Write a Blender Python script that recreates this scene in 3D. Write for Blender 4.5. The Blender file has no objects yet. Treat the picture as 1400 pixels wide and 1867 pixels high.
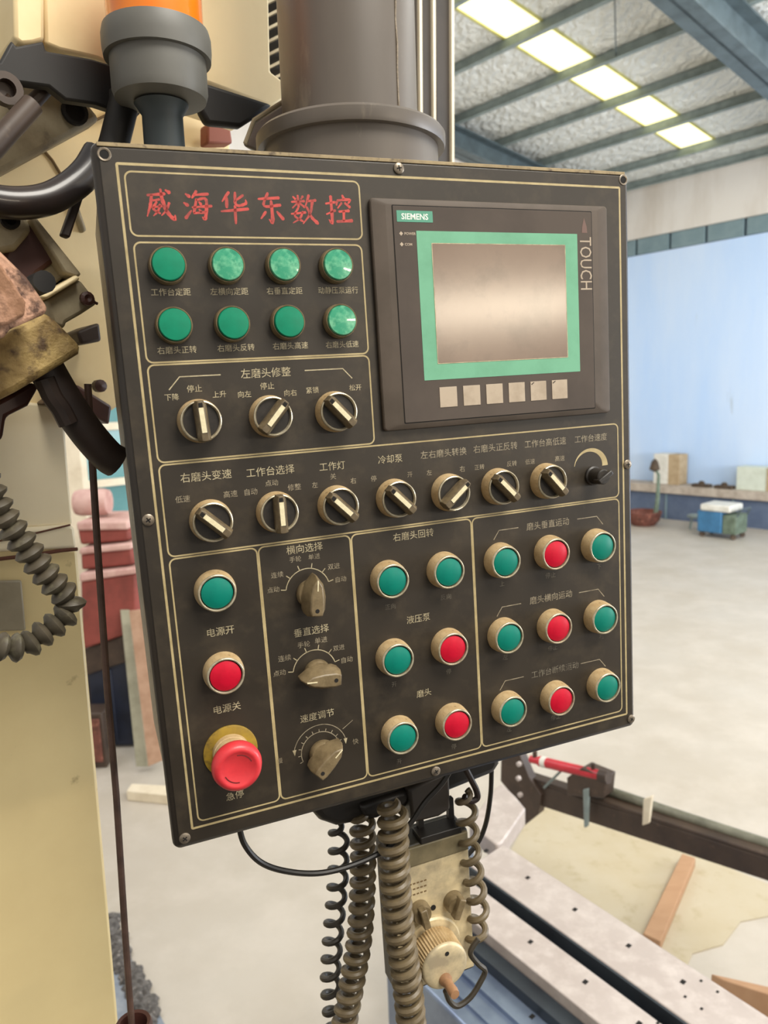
import bpy, bmesh, math, random
from mathutils import Vector, Matrix
random.seed(7)
D = bpy.data
SC = bpy.context.scene
COL = SC.collection

# ------------------------------------------------------------------ camera
F_PX, CX, CY = 1350.0, 700.0, 933.5
CAM = Vector((0, 0, 2.6))
def _ray_cv(x, y): return Vector(((x - CX) / F_PX, (y - CY) / F_PX, 1.0))
_up = -_ray_cv(1000, 9500).normalized()               # gravity, from the verticals of the hall
_fw = Vector((0, 0, 1)); _fw = (_fw - _up * _fw.dot(_up)).normalized()
_rt = _fw.cross(_up)
if _rt.x < 0: _rt = -_rt
RW = Matrix((_rt, _fw, _up))                          # cv camera frame -> world
cam_d = D.cameras.new('camera'); cam = D.objects.new('camera', cam_d); COL.objects.link(cam)
cam_d.sensor_fit = 'HORIZONTAL'; cam_d.sensor_width = 36.0; cam_d.lens = F_PX * 36.0 / 1400.0
cam_d.clip_start = 0.02; cam_d.clip_end = 200
M = RW @ Matrix(((1, 0, 0), (0, -1, 0), (0, 0, -1)))
cam.matrix_world = Matrix.Translation(CAM) @ M.to_4x4()
cam_d.dof.use_dof = True; cam_d.dof.focus_distance = 0.60; cam_d.dof.aperture_fstop = cam_d.lens / 2.6
SC.camera = cam

# ------------------------------------------------------------------ world, lights, exposure
SC.view_settings.view_transform = 'Standard'; SC.view_settings.look = 'None'
SC.view_settings.gamma = 1.0; SC.view_settings.use_curve_mapping = False
SC.view_settings.exposure = 0.0
wd = D.worlds.new('world'); SC.world = wd; wd.use_nodes = True
bg = wd.node_tree.nodes['Background']
bg.inputs[0].default_value = (1.0, 0.955, 0.88, 1); bg.inputs[1].default_value = 0.60
def area(name, loc, target, sx, sy, power, color):
    l = D.lights.new(name, 'AREA'); l.shape = 'RECTANGLE'; l.size = sx; l.size_y = sy; l.energy = power; l.color = color
    o = D.objects.new(name, l); COL.objects.link(o); o.location = loc
    o.rotation_euler = (Vector(target) - Vector(loc)).to_track_quat('-Z', 'Y').to_euler(); return o
area('hall_daylight', (2.0, -1.1, 6.2), (0.1, 0.5, 2.4), 2.6, 2.0, 320, (1.0, 0.95, 0.86))
area('roof_light_far', (5.5, 5.5, 6.3), (6.0, 8.0, 0.0), 7.0, 7.0, 400, (1.0, 0.97, 0.92))
area('floor_daylight', (-4.0, 5.0, 6.0), (-1.0, 4.5, 0.0), 3.0, 3.0, 120, (0.95, 0.97, 1.0))
area('ceiling_fill', (9.6, 2.6, 2.6), (5.5, 9.0, 9.0), 9.0, 3.0, 1250, (0.93, 0.96, 1.0))  # added fill light, aimed up to brighten the roof lining; no real windows

# ------------------------------------------------------------------ frames
RH = Vector((.758, .652, 0)).normalized(); PH = Vector((-RH.y, RH.x, 0))   # across the hall / along the hall
def bw(r, p, z): return RH * r + PH * p + Vector((0, 0, z))
def ray(px, py): return RW @ _ray_cv(px, py)
def hit(px, py, pt, n):
    d = ray(px, py); return CAM + d * ((pt - CAM).dot(n) / d.dot(n))
def onp(px, py, p): return hit(px, py, PH * p, PH)                # on a vertical plane across the hall
def onr(px, py, r): return hit(px, py, RH * r, RH)
def onz(px, py, z): return hit(px, py, Vector((0, 0, z)), Vector((0, 0, 1)))
def ony(px, py, y): return hit(px, py, Vector((0, y, 0)), Vector((0, 1, 0)))
# control panel frame: origin at the top left corner of its border line, x right, y up, z towards the operator
PA = Vector((0.93039, 0.36550, 0.02790)).normalized()
PN = PA.cross(Vector((-0.0297925, -0.0004725, 0.999556))).normalized(); PB = PN.cross(PA)
PO = Vector((-0.1677349, 0.5173892, 2.7562805))
PM = Matrix((PA, PB, PN)).transposed().to_4x4(); PM.translation = PO
PI_ = PM.inverted()
def pl(px, py, h=0.0):                                            # pixel -> panel frame at height h (metres)
    return PI_ @ hit(px, py, PO + PN * h, PN)

# a fluorescent work lamp behind the operator: its glare lies across the touch screen
_d = ray(895, 562).normalized(); _rf = _d - PN * 2 * _d.dot(PN); _q = hit(895, 562, PO, PN) + _rf * 2.6
area('work_lamp', _q, _q - _rf, 0.75, 0.09, 9, (1.0, 0.86, 0.66))
# ------------------------------------------------------------------ materials
def lin(c):
    if isinstance(c, str):
        c = [int(c[i:i + 2], 16) / 255 for i in (0, 2, 4)]
        c = [x / 12.92 if x <= .04045 else ((x + .055) / 1.055) ** 2.4 for x in c]
    return (*c, 1.0)
def mat(name, color, rough=0.5, metal=0.0, c2=None, scale=20.0, lo=.4, hi=.65, c3=None, scale3=120.0, lo3=.55, hi3=.7,
        bump=0.0, bscale=200.0, coat=0.0, emit=None, es=1.0, spec=0.5, stretch=None, r2=None, alpha=None, trans=None, detail=6.0):
    m = D.materials.new(name); m.use_nodes = True
    nt = m.node_tree; b = nt.nodes['Principled BSDF']; L = nt.links.new
    b.inputs['Base Color'].default_value = lin(color); b.inputs['Roughness'].default_value = rough
    b.inputs['Metallic'].default_value = metal; b.inputs['Coat Weight'].default_value = coat
    b.inputs['Specular IOR Level'].default_value = spec
    if trans: b.inputs['Transmission Weight'].default_value = trans
    tc = nt.nodes.new('ShaderNodeTexCoord'); vec = tc.outputs['Object']
    if stretch:
        mp = nt.nodes.new('ShaderNodeMapping'); mp.inputs['Scale'].default_value = stretch
        L(vec, mp.inputs[0]); vec = mp.outputs[0]
    def noise(s, a, b_, det=detail):
        n = nt.nodes.new('ShaderNodeTexNoise'); n.inputs['Scale'].default_value = s; n.inputs['Detail'].default_value = det
        n.inputs['Roughness'].default_value = .62
        L(vec, n.inputs['Vector'])
        r = nt.nodes.new('ShaderNodeMapRange'); r.inputs[1].default_value = a; r.inputs[2].default_value = b_
        r.clamp = True; L(n.outputs['Fac'], r.inputs[0]); return r.outputs[0], n.outputs['Fac']
    if c2:
        f, _ = noise(scale, lo, hi)
        mx = nt.nodes.new('ShaderNodeMix'); mx.data_type = 'RGBA'
        mx.inputs[6].default_value = lin(color); mx.inputs[7].default_value = lin(c2); L(f, mx.inputs[0]); out = mx.outputs[2]
        if r2 is not None:
            rr = nt.nodes.new('ShaderNodeMapRange'); rr.inputs[3].default_value = rough; rr.inputs[4].default_value = r2
            L(f, rr.inputs[0]); L(rr.outputs[0], b.inputs['Roughness'])
        if c3:
            g, _ = noise(scale3, lo3, hi3)
            m2 = nt.nodes.new('ShaderNodeMix'); m2.data_type = 'RGBA'
            L(out, m2.inputs[6]); m2.inputs[7].default_value = lin(c3); L(g, m2.inputs[0]); out = m2.outputs[2]
        L(out, b.inputs['Base Color'])
    if bump:
        _, h = noise(bscale, 0, 1)
        bp = nt.nodes.new('ShaderNodeBump'); bp.inputs['Strength'].default_value = bump; bp.inputs['Distance'].default_value = .01
        L(h, bp.inputs['Height']); L(bp.outputs[0], b.inputs['Normal'])
    if emit:
        b.inputs['Emission Color'].default_value = lin(emit); b.inputs['Emission Strength'].default_value = es
    return m

# ------------------------------------------------------------------ mesh helpers
class MB:
    """collects shapes (in one frame) and links them as ONE mesh object"""
    def __init__(s): s.bm = bmesh.new()
    def box(s, lo, hi, m=None):
        x0, y0, z0 = lo; x1, y1, z1 = hi
        P = [(x0,y0,z0),(x1,y0,z0),(x1,y1,z0),(x0,y1,z0),(x0,y0,z1),(x1,y0,z1),(x1,y1,z1),(x0,y1,z1)]
        P = [Vector(p) for p in P]
        if m is not None: P = [m @ p for p in P]
        v = [s.bm.verts.new(p) for p in P]
        for f in ((0,3,2,1),(4,5,6,7),(0,1,5,4),(1,2,6,5),(2,3,7,6),(3,0,4,7)): s.bm.faces.new([v[i] for i in f])
        return s
    def prism(s, pts, off, off0=None):
        """pts: list of Vectors (3d), extruded by vector off"""
        off = Vector(off); o0 = Vector(off0) if off0 is not None else Vector((0,0,0))
        a = [s.bm.verts.new(Vector(p) + o0) for p in pts]; b = [s.bm.verts.new(Vector(p) + off) for p in pts]
        n = len(a); s.bm.faces.new(a[::-1]); s.bm.faces.new(b)
        for i in range(n): s.bm.faces.new((a[i], a[(i+1) % n], b[(i+1) % n], b[i]))
        return s
    def flat(s, pts):
        s.bm.faces.new([s.bm.verts.new(Vector(p)) for p in pts]); return s
    def lathe(s, prof, seg=32, m=None, cap=True):
        """prof: list of (radius, height) about local z; m places it"""
        m = m or Matrix.Identity(4); rings = []
        for r, h in prof:
            if r < 1e-6: rings.append([s.bm.verts.new(m @ Vector((0, 0, h)))])
            else: rings.append([s.bm.verts.new(m @ Vector((r*math.cos(2*math.pi*i/seg), r*math.sin(2*math.pi*i/seg), h))) for i in range(seg)])
        for A, B in zip(rings, rings[1:]):
            for i in range(seg):
                j = (i+1) % seg
                if len(A) == 1 and len(B) == 1: continue
                if len(A) == 1: s.bm.faces.new((A[0], B[i], B[j]))
                elif len(B) == 1: s.bm.faces.new((A[i], A[j], B[0]))
                else: s.bm.faces.new((A[i], A[j], B[j], B[i]))
        if cap:
            if len(rings[0]) > 1: s.bm.faces.new(rings[0][::-1])
            if len(rings[-1]) > 1: s.bm.faces.new(rings[-1])
        return s
    def tube(s, pts, r, seg=10, cap=True, closed=False):
        pts = [Vector(p) for p in pts]; n = len(pts); rings = []
        rad = r if isinstance(r, (list, tuple)) else [r]*n
        t = (pts[1]-pts[0]).normalized(); ref = Vector((0,0,1)) if abs(t.z) < .9 else Vector((1,0,0))
        u = t.cross(ref).normalized()
        for i in range(n):
            t = (pts[min(i+1, n-1)] - pts[max(i-1, 0)]).normalized()
            u = (u - t*u.dot(t)).normalized(); w = t.cross(u)
            rings.append([s.bm.verts.new(pts[i] + (u*math.cos(2*math.pi*k/seg) + w*math.sin(2*math.pi*k/seg))*rad[i]) for k in range(seg)])
        for A, B in zip(rings, rings[1:]):
            for i in range(seg): s.bm.faces.new((A[i], A[(i+1) % seg], B[(i+1) % seg], B[i]))
        if cap: s.bm.faces.new(rings[0][::-1]); s.bm.faces.new(rings[-1])
        return s
    def build(s, name, m, parent=None, bevel=0, seg=2, smooth=False, world=False, loc=None, rot=None, angle=35, fix=True):
        if world and parent is not None:
            inv = parent.matrix_world.inverted()
            bmesh.ops.transform(s.bm, matrix=inv, verts=s.bm.verts)
        if world and parent is None and loc is not None:
            bmesh.ops.translate(s.bm, vec=-Vector(loc), verts=s.bm.verts)
        if fix: bmesh.ops.recalc_face_normals(s.bm, faces=s.bm.faces)
        me = D.meshes.new(name); s.bm.to_mesh(me); s.bm.free()
        o = D.objects.new(name, me); COL.objects.link(o)
        if m: me.materials.append(m)
        if smooth:
            me.polygons.foreach_set('use_smooth', [True]*len(me.polygons))
            me.set_sharp_from_angle(angle=math.radians(angle))
        if parent is not None: o.parent = parent
        if loc is not None: o.location = loc
        if bevel:
            b = o.modifiers.new('bevel', 'BEVEL'); b.width = bevel; b.segments = seg; b.limit_method = 'ANGLE'; b.angle_limit = math.radians(40)
            me.polygons.foreach_set('use_smooth', [True]*len(me.polygons))
            if not smooth: me.set_sharp_from_angle(angle=math.radians(40))
        return o
def tag(o, label=None, cat=None, group=None, kind=None):
    if label: o['label'] = label
    if cat: o['category'] = cat
    if group: o['group'] = group
    if kind: o['kind'] = kind
    return o
def thing(name, loc, label, cat, group=None, m=None):
    o = D.objects.new(name, None); COL.objects.link(o); o.empty_display_size = .05
    o.matrix_world = m if m is not None else Matrix.Translation(Vector(loc))
    bpy.context.view_layer.update()
    return tag(o, label, cat, group)
def catmull(P, n=8):
    P = [Vector(p) for p in P]; Q = [P[0]*2-P[1]] + P + [P[-1]*2-P[-2]]; out = []
    for i in range(1, len(Q)-2):
        a, b, c, d = Q[i-1:i+3]
        for k in range(n):
            t = k/n
            out.append(.5*((2*b) + (c-a)*t + (2*a-5*b+4*c-d)*t*t + (3*b-a-3*c+d)*t**3))
    out.append(P[-1]); return out
def copy_tree(o, parent=None):
    c = o.copy(); COL.objects.link(c)
    if parent is not None: c.parent = parent
    for ch in o.children: copy_tree(ch, c)
    return c
T = Matrix.Translation
def RZ(d): return Matrix.Rotation(math.radians(d), 4, 'Z')

# ================================================================== HALL
m_floor = mat('floor_concrete', 'bfb7ab', .42, c2='b3a99a', scale=.7, lo=.35, hi=.7, c3='cbc2b6', scale3=2.4, lo3=.45, hi3=.85, bump=.06, bscale=14, r2=.6)
m_wall = mat('wall_plaster', 'e2ddd6', .8, c2='c9bfb2', scale=1.2, lo=.4, hi=.7, c3='b5a698', scale3=4, lo3=.66, hi3=.8, stretch=(1,1,.25), spec=.2)
m_wallblue = mat('wall_blue_paint', 'bdd8fc', .75, c2='d3e4fb', scale=.8, lo=.35, hi=.7, c3='b4c3d4', scale3=5, lo3=.68, hi3=.8, stretch=(1,1,.2), spec=.2)
m_slate = mat('slate_band', '7d9298', .6, c2='6f858c', scale=3)
m_plinth = mat('plinth_blue', '66748c', .6, c2='586680', scale=4, lo=.35, hi=.6)
m_steel = mat('grey_purlin', '8a9693', .55, c2='76817e', scale=6, lo=.4, hi=.65)
m_dark_steel = mat('dark_rafter', '59666a', .5, c2='4a5558', scale=5)
m_ledge = mat('ledge_concrete', 'c4b8aa', .7, c2='a89a8c', scale=5)
m_teal = mat('teal_paint', '4d8486', .5, c2='5c9092', scale=2)
m_pale = mat('pale_trim', 'e9ddc4', .6, c2='d8cab0', scale=6)

def foil():
    m = D.materials.new('foil_insulation'); m.use_nodes = True; nt = m.node_tree; b = nt.nodes['Principled BSDF']; L = nt.links.new
    b.inputs['Metallic'].default_value = .12; b.inputs['Roughness'].default_value = .35
    tc = nt.nodes.new('ShaderNodeTexCoord')
    w = nt.nodes.new('ShaderNodeTexWave'); w.wave_type = 'BANDS'; w.bands_direction = 'X'
    w.inputs['Scale'].default_value = 2.4; w.inputs['Distortion'].default_value = 9; w.inputs['Detail'].default_value = 3; w.inputs['Detail Scale'].default_value = 1.6
    n = nt.nodes.new('ShaderNodeTexVoronoi'); n.feature = 'F1'; n.inputs['Scale'].default_value = 5.5
    n2 = nt.nodes.new('ShaderNodeTexNoise'); n2.inputs['Scale'].default_value = 9; n2.inputs['Detail'].default_value = 5; n2.inputs['Distortion'].default_value = 2.5
    for q in (w, n, n2): L(tc.outputs['Object'], q.inputs['Vector'])
    ad = nt.nodes.new('ShaderNodeMath'); ad.operation = 'ADD'; L(n2.outputs['Fac'], ad.inputs[0]); L(n.outputs['Distance'], ad.inputs[1])
    ad2 = nt.nodes.new('ShaderNodeMath'); ad2.operation = 'MULTIPLY_ADD'; L(w.outputs['Fac'], ad2.inputs[0]); ad2.inputs[1].default_value = .35; L(ad.outputs[0], ad2.inputs[2])
    bp = nt.nodes.new('ShaderNodeBump'); bp.inputs['Strength'].default_value = .85; bp.inputs['Distance'].default_value = .07
    L(ad2.outputs[0], bp.inputs['Height']); L(bp.outputs[0], b.inputs['Normal'])
    b.inputs['Base Color'].default_value = lin('f2f2ea'); return m
m_foil = foil()
m_sky = mat('translucent_sheet', 'f4efb0', .6, emit='fff7c4', es=1.5)
m_skyedge = mat('sheet_edge', 'c9c478', .6, c2='a8a560', scale=3)

def bbox_b(mb, r0, r1, p0, p1, z0, z1):                    # box in hall axes
    P = [bw(r0,p0,z0), bw(r1,p0,z0), bw(r1,p1,z0), bw(r0,p1,z0)]
    return mb.prism(P, (0,0,z1-z0))
def struct(mb, name, m, **k): return tag(mb.build(name, m, **k), kind='structure')

WR, GP = 14.0, 9.15
def zr(r): return 6.55 + .113*(13.6-r)                      # roof underside
struct(MB().prism([Vector(p) for p in ((-16,-14,0),(24,-14,0),(24,24,0),(-16,24,0))], (0,0,-.2)), 'floor', m_floor)
# far wall (upper plaster, slate band of panels, lower painted part) and gable wall
wf = struct(bbox_b(MB(), WR, WR+.3, -14, GP+.3, 5.5, 6.75), 'wall_far', m_wall)
ob = bbox_b(MB(), WR, WR+.3, -14, GP+.3, .0, 5.18).build('painted_wall', m_wallblue, wf)
ob = bbox_b(MB(), WR+.06, WR+.3, -14, GP+.3, 5.18, 5.5).build('recess_back', m_plinth, wf)
p = 8.95
while p > -2:
    bbox_b(MB(), WR-.02, WR+.08, p-.66, p, 5.19, 5.49).build('band_panel', m_slate, wf, bevel=.01)
    p -= .71
struct(bbox_b(MB(), -6, WR+.3, GP, GP+.3, 0, 7.5), 'wall_gable', m_wall)
# teal glazed partition on the gable wall
w1 = struct(bbox_b(MB(), 1.9, 5.0, GP-.10, GP-.005, 0.0, 2.62), 'window_1', m_teal)
for z in (1.62, 2.3): bbox_b(MB(), 1.9, 5.0, GP-.16, GP-.09, z, z+.09).build('rail', m_pale, w1)
for r in (2.0, 3.0, 4.0, 4.9): bbox_b(MB(), r, r+.08, GP-.15, GP-.09, 0, 2.62).build('mullion', m_slate, w1)
for r in (2.08, 3.08, 4.08):
    bbox_b(MB(), r, r+.82, GP-.115, GP-.098, 1.71, 2.29).build('pane', mat('teal_glass', '5a9294', .2), w1)
# plinth and ledge along the far wall
pt = struct(bbox_b(MB(), 13.6, WR, -14, GP, 0, .52), 'baseboard_far', m_plinth)
bbox_b(MB(), 13.5, WR, -14, GP, .52, .68).build('ledge', m_ledge, pt, bevel=.01)
p = 8.6
while p > 3.5:
    bbox_b(MB(), 13.57, 13.605, p-.03, p, 0, .5).build('plinth_rib', m_slate, pt); p -= 1.3

# roof: foil lining panels between purlins, translucent strip, purlins, rafters
PUR = [5.95, 7.1, 8.24, 9.40, 10.55, 11.72, 12.9, 13.75]
rf = struct(MB().prism([bw(1.5,-4,zr(1.5)+.06), bw(14.3,-4,zr(14.3)+.06), bw(14.3,GP+.3,zr(14.3)+.06), bw(1.5,GP+.3,zr(1.5)+.06)], (0,0,.08)), 'ceiling', m_steel)
def roof_sheet(r0, r1, p0, p1, name, m, dz=0.0):
    mb = MB(); P = [bw(r0,p0,zr(r0)+dz), bw(r1,p0,zr(r1)+dz), bw(r1,p1,zr(r1)+dz), bw(r0,p1,zr(r0)+dz)]
    mb.prism(P, (0,0,.03)); return mb.build(name, m, rf)
edges = [3.6, 4.8] + PUR + [14.0]
for a, b in zip(edges, edges[1:]):
    roof_sheet(a+.01, b-.01, 6.83, GP, 'foil_panel', m_foil)
    roof_sheet(a+.01, b-.01, 4.5, 6.19, 'foil_panel', m_foil)
    roof_sheet(a+.01, b-.01, -4, 4.5, 'foil_panel', m_foil)
    if b <= 12.95: roof_sheet(a+.005, b-.005, 6.24, 6.80, 'skylight_sheet', m_sky, .005)
    else: roof_sheet(a+.01, b-.01, 6.19, 6.83, 'foil_panel', m_foil)
for pp in (6.2, 6.8):
    MB().prism([bw(3.6,pp,zr(3.6)-.012), bw(12.9,pp,zr(12.9)-.012), bw(12.9,pp+.035,zr(12.9)-.012), bw(3.6,pp+.035,zr(3.6)-.012)], (0,0,.04)).build('skylight_trim', m_skyedge, rf)
for r in [4.8] + PUR:
    mb = MB(); z = zr(r)
    bbox_b(mb, r-.012, r+.012, -4, GP, z-.14, z); bbox_b(mb, r-.07, r+.012, -4, GP, z-.152, z-.138); bbox_b(mb, r-.012, r+.07, -4, GP, z-.012, z)
    mb.build('purlin', m_steel, rf)
def rafter(pc, w, h):
    mb = MB()
    def bar(p0, p1, d0, d1):
        P = [bw(3,p0,zr(3)-d1), bw(14,p0,zr(14)-d1), bw(14,p1,zr(14)-d1), bw(3,p1,zr(3)-d1)]
        mb.prism(P, (0,0,d1-d0))
    bar(pc-w/2, pc+w/2, .15, .175); bar(pc-.02, pc+.02, .16, .2+h); bar(pc-w/2, pc+w/2, .2+h-.025, .2+h)
    return mb.build('rafter', m_dark_steel, rf)
rafter(4.33, .34, .42); rafter(8.93, .34, .30)
# thin sag rods between purlins
for (r0, p0, r1, p1) in ((8.24, 5.2, 9.4, 5.9), (5.95, 5.2, 7.1, 5.3), (7.1, 5.3, 8.24, 4.6)):
    MB().tube([bw(r0,p0,zr(r0)-.1), bw(r1,p1,zr(r1)-.1)], .008, 6).build('sag_rod', m_dark_steel, rf)

# ================================================================== things far away
m_card = mat('carton', 'b9a383', .8, c2='a89170', scale=9)
m_white = mat('white_paint', 'e6e4dc', .6, c2='d2cfc4', scale=8)
def world_box(name, r0, r1, p0, p1, z0, z1, m, label, cat, group=None, bevel=.01):
    o = thing(name, bw((r0+r1)/2, (p0+p1)/2, z0), label, cat, group)
    bbox_b(MB(), r0, r1, p0, p1, z0, z1).build('body', m, o, world=True, bevel=bevel); return o
c1 = world_box('carton', 13.62, 13.95, 7.05, 7.55, .68, 1.27, m_card, 'tall tan and white carton standing on the far ledge', 'box')
bbox_b(MB(), 13.60, 13.93, 7.28, 7.57, .69, 1.275).build('label_sheet', m_white, c1, world=True)
c2 = world_box('carton', 13.6, 13.95, 5.30, 5.95, .68, 1.10, mat('pale_green_board', 'd5dccf', .7, c2='c8cfc0', scale=6), 'pale low carton on the far ledge at the right edge', 'box')
bbox_b(MB(), 13.59, 13.94, 5.28, 5.42, .69, 1.10).build('side_flap', m_card, c2, world=True)
m_brown = mat('brown_scrap', '5a4a3a', .8, c2='40352b', scale=20)
for i, (p0, lab) in enumerate(((6.6, 'small dark brown part lying on the far ledge beside the tall carton'), (6.17, 'small dark brown part lying on the far ledge before the pale carton'))):
    o = thing('metal_part', bw(13.62, p0, .68), lab, 'scrap part')
    mb = MB(); bbox_b(mb, 13.55, 13.7, p0-.17, p0+.17, .68, .74); mb.build('base', m_brown, o, world=True, bevel=.01)
    MB().lathe([(.05,0),(.06,.03),(.03,.06),(0,.06)], 12, T(bw(13.62,p0,.735))).build('boss', m_brown, o, world=True)
# blue machine trolley
m_blue = mat('trolley_blue', '3f78a4', .5, c2='35688f', scale=8)
m_green = mat('trolley_green', '6f7f6e', .6, c2='566353', scale=10)
t = thing('trolley', bw(12.5, 5.75, 0), 'small blue tool trolley with white top standing on the far floor', 'trolley')
bbox_b(MB(), 12.3, 12.75, 5.60, 6.02, .09, .46).build('blue_body', m_blue, t, world=True, bevel=.02)
bbox_b(MB(), 12.32, 12.75, 5.36, 5.60, .09, .42).build('green_side', m_green, t, world=True, bevel=.02)
bbox_b(MB(), 12.28, 12.78, 5.45, 5.97, .46, .58).build('white_lid', m_white, t, world=True, bevel=.03)
for (r_, p_) in ((12.36,5.42),(12.7,5.42),(12.36,5.95),(12.7,5.95)):
    MB().lathe([(.045,-.02),(.045,.02)], 14, T(bw(r_,p_,.045)) @ Matrix.Rotation(math.radians(90),4,'X')).build('wheel', m_brown, t, world=True)
MB().tube([bw(12.35,5.36,.4), bw(12.3,5.30,.52), bw(12.7,5.30,.52), bw(12.72,5.36,.4)], .015, 8).build('handle', m_dark_steel, t, world=True)
t = thing('stool', bw(12.9, 6.35, 0), 'low grey stool standing left of the blue trolley', 'stool')
MB().lathe([(.13,.22),(.14,.25),(.12,.27),(0,.27)], 18, T(bw(12.9,6.35,0))).build('seat', m_steel, t, world=True, smooth=True)
for k in range(4):
    a = k*math.pi/2+.5; q = bw(12.9,6.35,0)
    MB().tube([q+Vector((math.cos(a)*.12, math.sin(a)*.12, 0)), q+Vector((math.cos(a)*.07, math.sin(a)*.07, .23))], .014, 6).build('leg', m_steel, t, world=True)
# rusty tub with stalks
m_rust = mat('rust_red', '7c4a3e', .8, c2='5c382f', scale=9, c3='a8705c', scale3=22)
t = thing('tub', bw(12.75, 7.25, 0), 'rust brown oval tub on the far floor beside the panel edge', 'tub')
MB().lathe([(.20,0),(.29,.10),(.33,.26),(.30,.27),(.26,.12),(.0,.08)], 24, T(bw(12.75,7.28,0))).build('shell', m_rust, t, world=True, smooth=True)
t2 = thing('scrap_stalk', bw(12.75, 7.05, .1), 'thin dark stalk standing up out of the rusty tub', 'rod')
MB().tube([bw(12.75,7.05,.08), bw(12.8,7.03,.55), bw(12.9,7.08,.95), bw(12.9,7.2,1.15)], [.05,.04,.03,.02], 8).build('stem', m_green, t2, world=True, smooth=True)
MB().lathe([(0,0),(.1,.05),(.06,.2),(0,.26)], 10, T(bw(12.9,7.16,1.0))).build('tuft', m_brown, t2, world=True)

# unseen dark slab below and behind the camera, added to darken panel reflections
m_blocker = mat('blocker_dark', '2e2a26', .6, c2='3a342e', scale=10, bump=.2, bscale=60)
struct(MB().prism([Vector((-3.5,-4.5,1.0)),Vector((3.0,-4.5,1.0)),Vector((3.0,.25,1.0)),Vector((-3.5,.25,1.0))], (0,0,.04)), 'reflection_blocker', m_blocker)
# ================================================================== machine bed at lower right
m_plate = mat('ground_plate', 'b9aea8', .38, metal=.1, c2='b0a49e', scale=5, lo=.35, hi=.68, c3='cdc3bd', scale3=18, lo3=.45, hi3=.8, bump=.05, bscale=60)
m_bedblue = mat('oiled_bed', '8492a8', .3, metal=.55, c2='6b7890', scale=5)
m_groove = mat('groove_dark_steel', '343b42', .45, metal=.3, c2='2a2f36', scale=8)
m_hole = mat('black_hole', '15120f', .9)
m_cover = mat('dark_brown_paint', '46372c', .5, c2='382b23', scale=9, c3='5f4e40', scale3=30, lo3=.6, hi3=.75)
ZB = 1.0; P0, P1 = -.6, 1.59
def bed_box(r0, r1, p0, p1, z0, z1):                        # the bed lies a few degrees off the hall axis
    k = .09; f = lambda r, p: bw(r + k*(p-1.0), p, z0)
    return MB().prism([f(r0,p0), f(r1,p0), f(r1,p1), f(r0,p1)], (0,0,z1-z0))
bed = thing('machine_bed', bw(1.5, .8, 0), 'long grey machine bed with two bright plates and dark slot between', 'machine bed')
bed_box(1.24, 1.83, P0, P1-.02, .0, .93).build('bed_casting', m_bedblue, bed, world=True, bevel=.01)
bed_box(1.648, 1.824, P0, P1, .93, ZB).build('way_plate', m_plate, bed, world=True, bevel=.004)
bed_box(1.47, 1.594, P0, P1, .93, ZB).build('way_plate', m_plate, bed, world=True, bevel=.004)
bed_box(1.594, 1.648, P0, P1, .93, .94).build('slot_floor', m_groove, bed, world=True)
bed_box(1.640, 1.6475, P0, P1, .94, ZB-.003).build('slot_wall', m_groove, bed, world=True)
bed_box(1.42, 1.469, P0, P1, .93, .965).build('side_strip', m_groove, bed, world=True, bevel=.003)
for r0, r1, z in ((1.35, 1.362, .945), (1.29, 1.30, .94)):
    bed_box(r0, r1, P0, P1, .93, z).build('guide_rib', m_bedblue, bed, world=True)
def slot(px, py, s=1.0, z=ZB):
    q = onz(px, py, z+.0006); r, p_ = q.dot(RH), q.dot(PH)
    return bbox_b(MB(), r-.008*s, r+.008*s, p_-.006*s, p_+.006*s, z-.004, z+.0008)
for px, py in ((962,1600),(1048,1658),(1146,1724),(1245,1790),(967,1717),(1067,1790),(886,1550),(882,1653),(1165,1866)):
    slot(px, py).build('bolt_slot', m_hole, bed, world=True)
for px, py in ((1278,1788),(1308,1808),(1249,1817),(1279,1839),(1199,1865)):
    slot(px, py, .55).build('bolt_hole', m_hole, bed, world=True)
slot(970, 1853, 1.0, .93).build('bolt_slot', m_hole, bed, world=True)
slot(714, 1640, .8, .93).build('bolt_slot', m_hole, bed, world=True)
# pale end block of the bed
e = thing('end_block', bw(1.8, 1.7, 0), 'pale grey slanting end block beyond the bed plates', 'machine part')
A = [onz(x, y, ZB) for x, y in ((905,1540),(855,1500),(900,1440),(915,1428),(940,1452),(958,1474),(915,1535))]
MB().prism(A, (0,0,-.07)).build('block', m_plate, e, world=True, bevel=.006)
mb = MB(); bbox_b(mb, 1.7, 1.9, 1.75, 1.87, 0, .92); mb.build('pedestal', m_bedblue, e, world=True, bevel=.01)

# ------------------------------------------------------------------ brown beam with pipes and red cylinder
RB = 2.66
def rbp(px, py, r=RB): return onr(px, py, r)
rail = thing('channel_beam', bw(RB, 1.6, 0), 'dark brown channel beam crossing behind the machine bed', 'rail')  # brown C-channel beam, a rail in category only
def bar_r(name, pix, depth, m, r=RB, par=rail, bevel=.004):
    return MB().prism([onr(x, y, r) for x, y in pix], RH*depth).build(name, m, par, world=True, bevel=bevel)
bar_r('web', ((950,1420),(1400,1566),(1460,1586),(1460,1628),(1392,1604),(950,1458)), .03, m_cover)
bar_r('top_flange', ((950,1412),(1400,1559),(1460,1579),(1460,1586),(1400,1566),(950,1420)), .06, m_cover, RB)
bar_r('end_plate', ((913,1386),(946,1374),(964,1418),(986,1450),(981,1484),(946,1512),(920,1522),(957,1475),(935,1452),(912,1424)), .05, m_cover, RB-.02)
bar_r('bracket', ((1033,1418),(1060,1400),(1104,1418),(1100,1455),(1034,1450)), .08, m_cover, RB-.04)
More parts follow.
